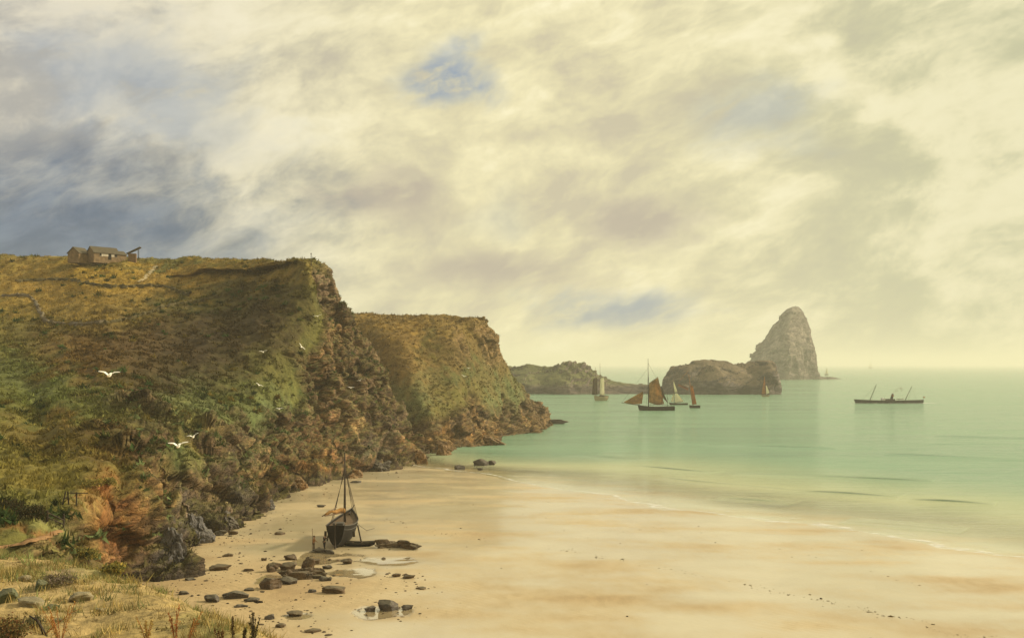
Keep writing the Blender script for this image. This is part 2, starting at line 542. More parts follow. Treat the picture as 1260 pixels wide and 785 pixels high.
op = t.ss(t.math('ADD', t.math('ADD', dp, t.math('MULTIPLY', t.node('ShaderNodeAttribute', attribute_name='swell_shade').outputs['Fac'], 1.2)), t.math('MULTIPLY', t.math('SUBTRACT', n1, 0.5), 0.35)), -0.02, 1.3)
under = t.node('ShaderNodeMixShader', {0: op, 1: clear, 2: deep}).outputs[0]
gl = t.node('ShaderNodeBsdfGlossy', {'Color': (1, 1, 1, 1), 'Roughness': 0.07, 'Normal': bump}).outputs[0]
fr = t.node('ShaderNodeFresnel', {'IOR': 1.33, 'Normal': bump}).outputs[0]
wob = t.math('ADD', dp, t.math('MULTIPLY', t.math('SUBTRACT', t.noise(t.vmath('MULTIPLY', co, (0.10, 0.10, 1)), 1.0, 4.0, 0.6), 0.5), 0.22))
foam = None
for lv, wd, br in ((0.035, 0.028, 0.44), (0.16, 0.022, 0.52), (0.34, 0.02, 0.56)):
    ln = t.math('MULTIPLY', t.ss(t.math('ABSOLUTE', t.math('SUBTRACT', wob, lv)), wd, wd * 0.2), t.ss(t.noise(t.vmath('MULTIPLY', co, (0.35, 1.1, 1)), 1.0, 6.0, 0.75), br, br + 0.12))
    foam = ln if foam is None else t.math('MAXIMUM', foam, ln)
surf = t.node('ShaderNodeMixShader', {0: t.math('MULTIPLY', t.math('MULTIPLY', fr, 0.72), t.math('SUBTRACT', 1.0, t.node('ShaderNodeNewGeometry').outputs['Backfacing'])), 1: under, 2: gl}).outputs[0]
white = t.node('ShaderNodeBsdfDiffuse', {'Color': (0.78, 0.78, 0.74, 1)}).outputs[0]
t.node('ShaderNodeOutputMaterial', {0: t.node('ShaderNodeMixShader', {0: t.math('MULTIPLY', foam, 0.6), 1: surf, 2: white}).outputs[0]})
sea = mesh_obj('sea', sp, grid_faces(len(xr), len(yr)), m, smooth=True, attrs={'depth': depth, 'swell_shade': np.zeros(len(sp))})
tag(sea, 'calm pale green sea with low dark swells reaching the horizon', kind='structure')
# low swells: long thin ridges of water of their own, rising out of the sheet
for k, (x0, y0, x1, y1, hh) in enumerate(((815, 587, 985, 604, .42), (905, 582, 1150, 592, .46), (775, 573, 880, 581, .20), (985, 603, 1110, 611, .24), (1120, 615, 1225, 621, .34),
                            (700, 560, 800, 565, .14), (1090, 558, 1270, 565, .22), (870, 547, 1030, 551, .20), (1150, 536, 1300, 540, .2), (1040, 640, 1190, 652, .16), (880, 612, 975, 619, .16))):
    d0, d1 = CAMZ * F / (y0 - HZ), CAMZ * F / (y1 - HZ)
    a = np.array(((x0 - 630) / F * d0, d0)); b = np.array(((x1 - 630) / F * d1, d1))
    L = np.linalg.norm(b - a); e1 = (b - a) / L; e2 = np.array((-e1[1], e1[0]))
    if e2[1] < 0:
        e2 = -e2
    na, nr = 160, 30
    sa = np.linspace(0, 1, na); rr = np.linspace(-1, 1, nr); rr = np.sign(rr) * np.abs(rr) ** 1.5 * 4.5 + 0.6
    S_, R_ = np.meshgrid(sa, rr, indexing='ij')
    wob = 0.9 * np.sin(S_ * L * 0.07 + x0) + 0.35 * np.sin(S_ * L * 0.23 + y0)
    endf = np.sin(np.pi * np.clip(S_, 0, 1)) ** 0.8 * (0.62 + 0.38 * np.sin(S_ * L * 0.11 + 2.1 * x0)) + 0.0
    lift = hh * endf * np.exp(-(R_ / np.where(R_ < 0, 0.55, 1.9)) ** 2)
    th = np.clip(hh * 3.6, 0, 1) * endf * np.exp(-((R_ + 0.25) / 0.6) ** 2)  # mask of the dark strip painted on the near face of each swell
    XY = a + S_[..., None] * (b - a) + (R_ + wob)[..., None] * e2
    edge_ = np.minimum(1, (4.4 - np.abs(R_ - 0.6)) / 0.8)
    Z = lift + 0.045 * np.clip(edge_, -1, 1) - 0.0
    Z[0], Z[-1] = -0.06, -0.06
    Z[:, 0], Z[:, -1] = -0.06, -0.06
    dpt = np.minimum(-beach_z(XY[..., 0].ravel(), XY[..., 1].ravel()), 4.0)
    o = mesh_obj('swell', np.concatenate([XY, Z[..., None]], -1).reshape(-1, 3), grid_faces(na, nr), m, sea, True, {'depth': np.maximum(dpt, 0.25), 'swell_shade': th.ravel()})

# ------------------------------------------------------------------ headlands
GOLD, OLIVE, GREEN, BROWN = (0.270, 0.175, 0.038), (0.125, 0.122, 0.031), (0.050, 0.086, 0.027), (0.085, 0.048, 0.019)
HEATH, RED, ROCKC, OCHRE = (0.042, 0.028, 0.014), (0.24, 0.102, 0.038), (0.125, 0.090, 0.056), (0.33, 0.205, 0.085)
SLATE, SANDC, MOSS, BUFF = (0.110, 0.106, 0.114), (0.43, 0.325, 0.155), (0.120, 0.150, 0.062), (0.30, 0.215, 0.100)


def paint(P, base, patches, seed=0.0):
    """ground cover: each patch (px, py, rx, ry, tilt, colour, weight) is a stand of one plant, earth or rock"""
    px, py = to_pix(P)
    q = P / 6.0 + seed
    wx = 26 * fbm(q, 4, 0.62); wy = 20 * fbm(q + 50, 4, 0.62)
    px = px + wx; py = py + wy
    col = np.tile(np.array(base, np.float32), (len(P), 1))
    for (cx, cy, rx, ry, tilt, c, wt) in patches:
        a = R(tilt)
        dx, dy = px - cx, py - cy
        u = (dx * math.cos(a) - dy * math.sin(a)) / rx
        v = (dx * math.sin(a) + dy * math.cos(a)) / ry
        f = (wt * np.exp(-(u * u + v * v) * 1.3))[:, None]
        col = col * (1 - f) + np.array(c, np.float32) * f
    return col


def base_rows(cols):
    """turn pixel columns into world columns; the first entry of each stands on the beach and gets a buried foot"""
    out = []
    for c in cols:
        if c[0] == 'w':
            out.append([np.array(p, float) for p in c[1]])
            continue
        pts = []
        for k, p in enumerate(c):
            if len(p) == 2:
                q = beach_at(*p)
                pts.append(q + np.array((1.0, -2.0, -4.0)))
                pts.append(q)
            else:
                if k == 0:
                    q = pix(*p)
                    pts.append(q + np.array((1.5, -2.5, -4.0)))
                pts.append(pix(*p))
        out.append(pts)
    return out


def lerp_col(b, tpt, n=8, bow=0.0):
    b, tpt = np.array(b, float), np.array(tpt, float)
    r = [b + (tpt - b) * (k / (n - 1)) ** (1 + bow) for k in range(n)]
    return [r[0] + (0, 0, -4)] + r


cols = base_rows([
    ((-420, 690, 70), (-420, 660, 80), (-420, 635, 90), (-420, 600, 110), (-420, 530, 150), (-420, 440, 220), (-420, 360, 300), (-420, 312, 345)),
    ((-190, 690, 74), (-190, 660, 82), (-190, 632, 90), (-190, 600, 108), (-190, 530, 150), (-190, 446, 218), (-190, 362, 300), (-190, 314, 345)),
    ((0, 700, 78), (0, 662, 83), (0, 634, 89), (0, 600, 106), (-5, 530, 150), (-15, 450, 215), (-20, 365, 300), (-25, 317, 340)),
    ((60, 705, 84), (58, 672, 86), (57, 640, 90), (55, 604, 104), (50, 545, 148), (30, 450, 215), (22, 362, 300), (15, 317, 338)),
    ((118, 716, 99), (112, 668, 98), (108, 625, 98), (100, 590, 108), (78, 525, 152), (58, 440, 220), (48, 360, 300), (42, 318, 336)),
    ((168, 722), (154, 668, 110), (143, 612, 111), (130, 572, 122), (112, 505, 165), (92, 430, 225), (82, 355, 300), (72, 318, 335)),
    ((210, 706), (196, 640, 129), (181, 590, 133), (168, 540, 146), (150, 490, 175), (130, 420, 230), (120, 350, 300), (112, 318, 335)),
    ((258, 666), (250, 618, 152), (238, 570, 158), (228, 520, 175), (215, 470, 205), (205, 410, 245), (195, 350, 300), (190, 320, 330)),
    ((302, 638), (294, 598, 174), (285, 560, 180), (280, 520, 192), (275, 470, 215), (270, 410, 245), (265, 357, 285), (262, 323, 315)),
    ((346, 612), (338, 578, 200), (331, 545, 206), (328, 510, 214), (330, 470, 225), (330, 415, 240), (330, 364, 262), (332, 324, 292)),
    ((386, 592), (380, 560, 230), (378, 530, 234), (378, 500, 239), (380, 460, 244), (384, 410, 250), (380, 360, 257), (372, 322, 268)),
    ((440, 584), (432, 555, 247), (425, 525, 252), (420, 490, 256), (415, 450, 259), (406, 405, 262), (396, 360, 265), (382, 323, 270)),
    ((488, 574), (474, 548, 262), (464, 520, 266), (455, 490, 269), (447, 455, 271), (424, 412, 271), (405, 372, 271), (386, 324, 271)),
    ((524, 564), (506, 542, 277), (490, 520, 279), (475, 492, 280), (466, 452, 281), (440, 415, 280), (412, 378, 278), (387, 325, 276)),
    ('w', lerp_col((-29, 298, 0), (-53, 291, 49), bow=0.1)),
    ('w', lerp_col((-48, 322, 0), (-64, 312, 49), bow=0.1)),
    ('w', lerp_col((-80, 345, 0), (-92, 332, 50), bow=0.1)),
])
for i, c in enumerate(cols):
    top = c[-1]
    if i <= 9:
        c += [top + (-2, 14, 0.4), top + (-10, 60, 0.5), top + (-20, 170, -3)]
    else:
        k = (i - 9)
        c += [top + (-5, 7 - k, 0.25), top + (-14, 20 - 2 * k, 0.2), top + (-50, 60 - 3 * k, 0.5)]
G, U, V = net(cols, 1000, 420, ((0, 2, 3, 4, 13, 14, 16), (0.15, 0.25, 0.6, 1.2, 1.0, 0.25, 0.15)), ((0, 1, 7, 8, 9, 11), (0.8, 1.5, 1.0, 0.7, 0.25, 0.08)))
NU, NV = len(U), len(V)
uu, vv = np.meshgrid(U, V, indexing='ij')
# where the ground is rock: the foot of the cliffs all along, and the whole face out at the point
rock_top = np.interp(uu, [0, 3, 4, 5, 6, 7, 8, 9, 10, 11, 12, 13, 16], [0.6, 0.6, 1.6, 3.4, 4.1, 3.5, 3.3, 3.7, 4.8, 7.6, 8.1, 8.2, 8.4])
flat = G.reshape(-1, 3)
nz = fbm(flat / 16.0, 4, 0.6).reshape(NU, NV)
amp = sstep(rock_top - vv + 1.5 * nz, -0.7, 0.7) * sstep(8.5 - vv, 0, 1.1)
G2, tone = rocky(G, np.clip(amp + 0.05 * sstep(nz, 0.1, 0.5), 0, 1))
edge = (sstep(vv, 7.2, 8.0) * 0.0)
# rough tussocky ground on the slopes
G2[..., 2] += ((1 - amp) * 0.55 * fbm(flat / 3.2, 3).reshape(NU, NV) + (1 - amp) * 1.1 * fbm(flat / 17.0 + 5, 2).reshape(NU, NV)) * sstep(vv, 0.6, 1.6)
N2 = grid_normals(G2)
if N2[NU // 2, NV // 2, 2] < 0:
    N2 = -N2
PF = G2.reshape(-1, 3)
steep = sstep(0.62 - N2[..., 2].ravel() + 0.10 * fbm(PF / 4.0, 3), -0.06, 0.14)
rockm = np.clip(amp.ravel() * (0.55 + 0.45 * steep), 0, 1)
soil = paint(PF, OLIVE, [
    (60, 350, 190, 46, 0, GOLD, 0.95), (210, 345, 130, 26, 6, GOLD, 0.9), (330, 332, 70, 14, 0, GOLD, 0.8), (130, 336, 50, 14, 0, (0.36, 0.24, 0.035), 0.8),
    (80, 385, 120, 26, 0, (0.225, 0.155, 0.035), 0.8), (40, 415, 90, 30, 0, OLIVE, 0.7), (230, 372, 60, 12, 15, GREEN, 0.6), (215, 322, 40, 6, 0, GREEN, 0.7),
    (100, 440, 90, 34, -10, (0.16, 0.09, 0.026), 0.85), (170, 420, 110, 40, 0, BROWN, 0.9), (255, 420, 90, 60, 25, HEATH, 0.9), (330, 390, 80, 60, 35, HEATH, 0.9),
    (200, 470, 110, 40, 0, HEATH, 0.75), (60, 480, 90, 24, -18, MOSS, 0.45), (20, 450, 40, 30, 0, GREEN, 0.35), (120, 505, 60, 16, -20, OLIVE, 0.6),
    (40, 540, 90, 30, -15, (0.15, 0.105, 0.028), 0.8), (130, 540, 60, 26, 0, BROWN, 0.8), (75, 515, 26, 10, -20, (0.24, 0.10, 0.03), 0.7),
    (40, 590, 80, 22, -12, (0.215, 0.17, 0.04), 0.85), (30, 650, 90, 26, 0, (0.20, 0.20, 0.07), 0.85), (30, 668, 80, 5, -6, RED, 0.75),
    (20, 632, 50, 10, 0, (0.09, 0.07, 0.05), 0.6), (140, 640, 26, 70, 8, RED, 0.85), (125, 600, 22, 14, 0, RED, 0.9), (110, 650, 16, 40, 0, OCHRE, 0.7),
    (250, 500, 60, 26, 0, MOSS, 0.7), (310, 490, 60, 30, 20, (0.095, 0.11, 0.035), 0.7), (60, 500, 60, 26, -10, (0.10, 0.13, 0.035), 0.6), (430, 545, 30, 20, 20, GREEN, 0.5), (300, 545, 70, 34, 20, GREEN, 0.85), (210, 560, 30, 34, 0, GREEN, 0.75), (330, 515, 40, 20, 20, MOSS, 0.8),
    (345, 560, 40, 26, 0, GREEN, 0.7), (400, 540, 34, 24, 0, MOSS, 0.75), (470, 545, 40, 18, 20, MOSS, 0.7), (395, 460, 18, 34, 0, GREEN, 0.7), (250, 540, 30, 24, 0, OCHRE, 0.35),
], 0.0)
rc = paint(PF, ROCKC, [
    (205, 680, 26, 40, 0, SLATE, 0.9), (240, 640, 24, 30, 0, SLATE, 0.85), (175, 620, 26, 60, 0, OCHRE, 0.5), (200, 600, 16, 40, 0, BUFF, 0.8), (265, 600, 14, 26, 10, BUFF, 0.8), (310, 575, 20, 16, 0, BUFF, 0.6), (440, 520, 20, 24, 0, BUFF, 0.7), (480, 530, 20, 16, 20, (0.22, 0.17, 0.15), 0.7),
    (290, 600, 30, 40, 0, SLATE, 0.75), (340, 590, 30, 20, 0, OCHRE, 0.6), (420, 572, 70, 9, 0, (0.40, 0.20, 0.06), 0.75), (395, 545, 20, 30, 0, (0.26, 0.14, 0.06), 0.7),
    (510, 552, 26, 20, 0, OCHRE, 0.7), (460, 560, 24, 14, 0, SLATE, 0.7), (400, 350, 40, 40, 30, (0.20, 0.15, 0.115), 0.8), (420, 430, 26, 50, 0, (0.23, 0.145, 0.075), 0.75),
    (455, 470, 20, 40, 0, (0.12, 0.085, 0.06), 0.8), (350, 440, 50, 50, 30, (0.14, 0.09, 0.05), 0.8), (400, 400, 14, 20, 0, BUFF, 0.7), (140, 640, 30, 80, 8, (0.26, 0.118, 0.045), 0.85),
    (152, 590, 20, 20, 0, OCHRE, 0.7), (330, 545, 30, 14, 0, BUFF, 0.5),
], 11.0)
lich = sstep(fbm(PF / 2.6 + 77, 4, 0.6), 0.12, 0.5) * 0.38
low = sstep(PF[:, 2], 7.0, 3.0)
rc = rc * (1 - (lich * (1 - low))[:, None]) + np.array(MOSS) * (lich * (1 - low))[:, None]
tide = sstep(PF[:, 2] + 1.1 * fbm(PF / 3.0 + 5, 2), 4.2, 1.8) * 0.75               # weed and barnacle line
rc = rc * (1 - tide[:, None]) + np.array((0.060, 0.050, 0.042)) * tide[:, None]
# soil mixed with rock, whose block tone darkens along the joints
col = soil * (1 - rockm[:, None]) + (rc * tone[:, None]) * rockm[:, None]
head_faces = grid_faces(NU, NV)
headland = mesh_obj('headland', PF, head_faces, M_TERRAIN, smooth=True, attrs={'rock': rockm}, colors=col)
tag(headland, 'tall brown headland with golden grass top and dark rocky foot above the sand', kind='structure')
HEAD = dict(P=PF, N=N2.reshape(-1, 3), col=col, rock=rockm, shape=(NU, NV))

cols = base_rows([
    ('w', lerp_col((-75, 350, 0), (-95, 378, 40.5), 6)),
    ('w', lerp_col((-50, 326, 0), (-62, 388, 41), 6)),
    ((532, 556, 297), (520, 520, 312), (505, 480, 328), (490, 440, 345), (478, 412, 358), (470, 390, 385)),
    ((556, 553, 306), (548, 525, 317), (540, 490, 332), (530, 450, 346), (522, 415, 357), (515, 389, 381)),
    ((590, 547, 327), (585, 520, 335), (576, 488, 346), (567, 450, 354), (561, 415, 361), (555, 390, 377)),
    ((640, 535, 372), (634, 515, 377), (620, 485, 378), (606, 450, 377), (594, 418, 376), (582, 393, 376)),
    ((669, 528, 405), (663, 512, 404), (645, 487, 398), (624, 452, 392), (606, 418, 388), (589, 395, 384)),
    ((668, 522, 437), (658, 508, 430), (640, 487, 424), (620, 455, 416), (600, 425, 408), (584, 397, 402)),
    ((630, 512, 500), (625, 502, 490), (610, 485, 480), (596, 455, 470), (580, 428, 460), (565, 402, 450)),
    ((540, 505, 560), (540, 495, 545), (535, 480, 530), (530, 455, 510), (525, 430, 500), (520, 405, 490)),
])
for i, c in enumerate(cols):
    top = c[-1]
    cen = np.array((-48, 428, 41.0))
    c += [top + (cen - top) * 0.22 + (0, 0, 0.3 if i < 6 else 0.0), top + (cen - top) * 0.75 + (0, 0, 0.2)]
G, U, V = net(cols, 520, 250, ((0, 2, 7, 9), (0.3, 1.0, 0.8, 0.2)), ((0, 1, 5, 6, 8), (0.8, 1.2, 1.0, 0.6, 0.2)))
NU, NV = len(U), len(V)
uu, vv = np.meshgrid(U, V, indexing='ij')
flat = G.reshape(-1, 3)
nz = fbm(flat / 18.0 + 3, 4, 0.6).reshape(NU, NV)
rt = np.interp(uu, [0, 2, 3, 4, 5, 6, 9], [2.2, 2.2, 2.4, 2.5, 3.0, 3.0, 3.0])
amp = sstep(rt - vv + 0.9 * nz, -0.5, 0.5) + 0.6 * sstep(uu, 3.4, 4.4) * sstep(vv, 3.7, 4.5) * sstep(6.35 - vv, 0, 0.4) * sstep(nz, -0.8, -0.1)
amp = np.clip(amp, 0, 1) * sstep(6.6 - vv, 0, 0.8)
G2, tone = rocky(G, np.clip(amp + 0.06 * sstep(nz, 0, 0.5), 0, 1), 1.0, seed=31.0)
G2[..., 2] += ((1 - amp) * 0.5 * fbm(flat / 3.2, 3).reshape(NU, NV) + (1 - amp) * 0.9 * fbm(flat / 15.0, 2).reshape(NU, NV)) * sstep(vv, 1, 2)
N2 = grid_normals(G2)
if N2[NU // 2, NV // 2, 2] < 0:
    N2 = -N2
PF = G2.reshape(-1, 3)
steep = sstep(0.62 - N2[..., 2].ravel() + 0.10 * fbm(PF / 4.0, 3), -0.06, 0.14)
rockm = np.clip(amp.ravel() * (0.5 + 0.5 * steep), 0, 1)
soil = paint(PF, (0.165, 0.115, 0.038), [
    (500, 400, 90, 14, 0, GOLD, 0.95), (560, 398, 50, 8, 0, (0.20, 0.15, 0.04), 0.8), (490, 440, 50, 40, 30, (0.20, 0.125, 0.036), 0.8), (560, 445, 40, 40, 0, (0.15, 0.105, 0.036), 0.8),
    (570, 460, 40, 16, 20, GREEN, 0.7), (620, 490, 50, 30, 40, MOSS, 0.9), (510, 500, 30, 40, 30, MOSS, 0.8), (560, 500, 40, 20, 20, OLIVE, 0.8), (640, 500, 30, 24, 30, (0.11, 0.13, 0.05), 0.8),
    (530, 430, 20, 14, 0, OLIVE, 0.6),
], 21.0)
rc = paint(PF, (0.19, 0.135, 0.08), [
    (590, 420, 40, 30, 0, (0.31, 0.215, 0.125), 0.8), (600, 440, 20, 20, 0, (0.33, 0.22, 0.12), 0.6), (570, 515, 20, 24, 0, (0.09, 0.065, 0.045), 0.85), (630, 515, 30, 14, 0, (0.085, 0.06, 0.04), 0.85),
    (595, 505, 14, 24, 0, OCHRE, 0.7), (600, 542, 40, 7, 0, (0.42, 0.21, 0.05), 0.8), (655, 525, 26, 5, 0, (0.42, 0.27, 0.11), 0.8), (545, 540, 16, 16, 0, (0.36, 0.20, 0.07), 0.8),
], 41.0)
tide = sstep(PF[:, 2] + 0.8 * fbm(PF / 3.0 + 5, 2), 2.2, 0.9) * 0.7
rc = rc * (1 - tide[:, None]) + np.array((0.06, 0.048, 0.036)) * tide[:, None]
col = soil * (1 - rockm[:, None]) + (rc * tone[:, None]) * rockm[:, None]
headland2 = mesh_obj('headland', PF, grid_faces(NU, NV), M_TERRAIN, smooth=True, attrs={'rock': rockm}, colors=col)
tag(headland2, 'second lower headland sloping into the sea behind the tall one', kind='structure')
HEAD2 = dict(P=PF, N=N2.reshape(-1, 3), col=col, rock=rockm, shape=(NU, NV))

# ------------------------------------------------------------------ foreground dune
def dune_col(px, sky_y, sky_d, drop):
    """a column of the dune: under the camera's feet, out to its brow at (px, sky_y), then down the hidden far side"""
    b = pix(px, sky_y, sky_d)
    pts = [np.array((b[0] * 0.25, -6, 22.6)), np.array((b[0] * 0.40, 6, 20.4))]
    near_d = 0.5 * sky_d + 4
    q = b + (np.array((b[0] * 0.7, near_d, 0)) - b) * (1, 1, 0)
    q[2] = b[2] + (20.4 - b[2]) * 0.42 * (sky_d - near_d) / (sky_d - 6) * 1.6
    pts += [q, b]
    pts += [b + (0.04 * b[0], drop * 0.22, -0.22 * drop * 0.42), b + (0.05 * b[0], drop * 0.6, -drop * 0.6 * 0.40), b + (0.06 * b[0], drop, -b[2] - 3)]
    return pts


cols = [dune_col(-700, 700, 60, 60), dune_col(-350, 696, 62, 56), dune_col(-120, 694, 64, 52), dune_col(0, 690, 65, 46), dune_col(60, 694, 64, 44), dune_col(110, 704, 60, 46), dune_col(150, 716, 56, 50),
        dune_col(190, 731, 50, 54), dune_col(235, 752, 44, 56), dune_col(285, 772, 38, 58), dune_col(340, 796, 34, 58), dune_col(420, 850, 28, 60), dune_col(560, 960, 20, 60), dune_col(900, 1200, 14, 62), dune_col(1700, 1400, 12, 62)]
G, U, V = net(cols, 430, 250, ((0, 2, 10, 11, 14), (0.2, 1.0, 1.0, 0.3, 0.15)), ((0, 1, 3, 4, 6), (0.4, 1.0, 1.0, 0.4, 0.2)))
NU, NV = len(U), len(V)
flat = G.reshape(-1, 3)
G[..., 2] += (0.35 * fbm(flat / 5.5, 3) + 0.10 * fbm(flat / 0.9, 3)).reshape(NU, NV)
PF = G.reshape(-1, 3)
N2 = grid_normals(G)
if N2[NU // 2, NV // 2, 2] < 0:
    N2 = -N2
col = paint(PF, (0.37, 0.275, 0.125), [
    (40, 700, 90, 8, 0, (0.24, 0.20, 0.065), 0.8), (110, 700, 40, 12, 10, (0.25, 0.235, 0.095), 0.8), (70, 712, 26, 14, 0, (0.27, 0.21, 0.15), 0.7), (20, 770, 60, 26, 0, (0.15, 0.12, 0.045), 0.8),
    (250, 770, 60, 16, 0, (0.27, 0.24, 0.09), 0.8), (160, 770, 50, 20, 0, (0.36, 0.27, 0.105), 0.6), (180, 735, 40, 14, 20, (0.24, 0.19, 0.075), 0.7), (90, 750, 60, 24, 0, SANDC, 0.8), (30, 735, 50, 14, 0, SANDC, 0.6),
], 61.0)
dune = mesh_obj('dune', PF, grid_faces(NU, NV), M_TERRAIN, smooth=True, attrs={'rock': np.zeros(len(PF))}, colors=col)
tag(dune, 'pale sandy bank with straw grass and stones in the near left corner', kind='structure')
DUNE = dict(P=PF, N=N2.reshape(-1, 3), col=col, rock=np.zeros(len(PF)), shape=(NU, NV))


# ------------------------------------------------------------------ islands across the bay
def island(name, label, prof, d_base, d_top, d_back, nu, nv, amp_s, seed, ground, rockc, cliff, front=None, bulge=0.0):
    """prof: (px, skyline py) along the island; it stands in the sea and has a front, a top and a back"""
    cols = []
    for k, (px, sy) in enumerate(prof):
        f = front[k] if front else 0.0
        db = d_base + f
        dt = d_top + f * 0.5
        tp = pix(px, sy, dt)
        b = np.array(((px - 630) / F * db, db, -3.0))
        e_ = np.array(((px - 630) / F * db * 1.0, d_back, -3.0))
        e_[0] = tp[0]
        mid = b + (tp - b) * (0.18, 0.10, 0.0); mid[2] = -3 + (tp[2] + 3) * cliff
        mid2 = b + (tp - b) * (0.5, 0.5, 0.0); mid2[2] = -3 + (tp[2] + 3) * (cliff + (1 - cliff) * (0.62 + bulge))
        cols.append([b, mid, mid2, tp, tp + (e_ - tp) * (1, .4, .3), e_])
    G, U, V = net(cols, nu, nv)
    a, b_ = len(U), len(V)
    fl = G.reshape(-1, 3)
    hgt = np.clip((fl[:, 2] + 2) / 10, 0, 1).reshape(a, b_)
    am = np.clip(0.45 + 0.8 * fbm(fl / 60 + seed, 3).reshape(a, b_), 0.15, 1) * hgt
    G, tone = rocky(G, am * 0.9, amp_s, seed=seed)
    P = G.reshape(-1, 3)
    Nn = grid_normals(G)
    if Nn[a // 2, b_ // 2, 2] < 0:
        Nn = -Nn
    st = sstep(0.70 - Nn[..., 2].ravel() + 0.14 * fbm(P / (12 * amp_s), 3), -0.08, 0.16)
    st = np.maximum(st, sstep(P[:, 2], 9.0, 4.0))
    v = 0.75 + 0.5 * (fbm(P / (22 * amp_s) + seed, 3) * 0.5 + 0.5)
    col = (np.array(ground) * (1 - st[:, None]) + (np.array(rockc) * tone[:, None]) * st[:, None]) * v[:, None]
    td = sstep(P[:, 2] + 2.0 * fbm(P / 14.0, 2), 8.0, 4.0) * 0.6
    col = col * (1 - td[:, None]) + np.array((0.055, 0.05, 0.05)) * td[:, None]
    o = mesh_obj(name, P, grid_faces(a, b_), M_FAR, smooth=True, attrs={'rock': st}, colors=col)
    tag(o, label, kind='structure')
    return o


island('island', 'low green hill of the far shore beside the white sailed boat',
       [(520, 474), (560, 462), (600, 457), (635, 454), (665, 452), (692, 450), (712, 452), (728, 460), (742, 469), (765, 473), (790, 475), (815, 477), (840, 486)],
       872, 925, 1050, 360, 130, 1.5, 5.0, (0.105, 0.110, 0.045), (0.120, 0.100, 0.10), 0.34, front=[30, 20, 10, 0, 6, -6, 0, 4, 0, 6, 10, 10, 14])
island('island', 'long grey promontory with a sheer end in front of the rock stack',
       [(800, 486), (818, 478), (832, 463), (845, 450), (858, 443), (872, 443), (888, 446), (908, 451), (928, 451), (945, 447), (955, 448), (959, 462), (961, 486)],
       862, 905, 990, 360, 140, 2.3, 9.0, (0.16, 0.125, 0.085), (0.112, 0.102, 0.110), 0.42, front=[20, 10, 6, 0, 8, 0, -6, 0, 6, -4, 0, 4, 10])
island('rock_stack', 'tall pointed sea stack rising beyond the grey promontory',
       [(860, 464), (890, 457), (915, 450), (930, 441), (940, 424), (949, 404), (958, 393), (966, 386), (975, 379), (985, 379), (992, 390), (998, 416), (1003, 440), (1007, 461), (1024, 465), (1044, 468)],
       1700, 1775, 1900, 320, 220, 2.6, 15.0, (0.19, 0.165, 0.145), (0.17, 0.148, 0.148), 0.46, front=[60, 45, 30, 10, -4, -16, -28, -40, -30, -12, 4, 14, 20, 26, 36, 46], bulge=0.10)

# ------------------------------------------------------------------ air
hz = bpy.data.meshes.new('haze')
bm = bmesh.new()
bmesh.ops.create_cube(bm, size=1.0, matrix=Matrix.Translation((0, 29000, 62)) @ Matrix.Diagonal((90000, 64000, 142, 1)))
bm.to_mesh(hz); bm.free()
haze = bpy.data.objects.new('haze', hz)
C.objects.link(haze)
m = bpy.data.materials.new('haze_air')
m.use_nodes = True
t = NT(m.node_tree)
vol = t.node('ShaderNodeVolumePrincipled', {'Color': (0.93, 0.90, 0.78, 1), 'Density': 0.00019, 'Anisotropy': 0.1})
o_ = t.node('ShaderNodeOutputMaterial')
t.l.new(vol.outputs[0], o_.inputs['Volume'])
hz.materials.append(m)
tag(haze, 'thin warm sea haze over the whole bay', kind='stuff')

# ------------------------------------------------------------------ placing things on the ground
_proj = {}


def ground_at(px, py, T, tol=4.0):
    """the point of a terrain sheet that shows at a pixel"""
    k = id(T)
    if k not in _proj:
        _proj[k] = to_pix(T['P'])
    qx, qy = _proj[k]
    e_ = (qx - px) ** 2 + (qy - py) ** 2
    e_ = np.where(T['P'][:, 1] < 3, 1e9, e_)
    c = np.where(e_ < tol * tol)[0]
    i = c[np.argmin(T['P'][c, 1])] if len(c) else int(np.argmin(e_))
    return T['P'][i].astype(float)


def ground_z(x, y, T):
    P = T['P']
    e_ = (P[:, 0] - x) ** 2 + (P[:, 1] - y) ** 2
    c = np.argsort(e_)[:6]
    return float(P[c, 2].max())


# ------------------------------------------------------------------ small shape builders: (verts, faces) lists
def join(*parts):
    V, Fc = [], []
    for v, f in parts:
        o = len(V)
        V += [tuple(map(float, p)) for p in v]
        Fc += [tuple(i + o for i in q) for q in f]
    return V, Fc


def tube(pts, r0, r1=None, n=6, caps=True):
    pts = [np.array(p, float) for p in pts]
    r1 = r0 if r1 is None else r1
    V, Fc = [], []
    m_ = len(pts)
    for i, p in enumerate(pts):
        d = pts[min(i + 1, m_ - 1)] - pts[max(i - 1, 0)]
        d /= max(np.linalg.norm(d), 1e-9)
        a = np.cross(d, (0, 0, 1.0) if abs(d[2]) < 0.9 else (1.0, 0, 0)); a /= np.linalg.norm(a)
        b = np.cross(d, a)
        r = r0 + (r1 - r0) * i / max(m_ - 1, 1)
        V += [p + r * (math.cos(2 * math.pi * k / n) * a + math.sin(2 * math.pi * k / n) * b) for k in range(n)]
    for i in range(m_ - 1):
        Fc += [(i * n + k, i * n + (k + 1) % n, (i + 1) * n + (k + 1) % n, (i + 1) * n + k) for k in range(n)]
    if caps:
        Fc += [tuple(range(n - 1, -1, -1)), tuple(range((m_ - 1) * n, m_ * n))]
    return V, Fc


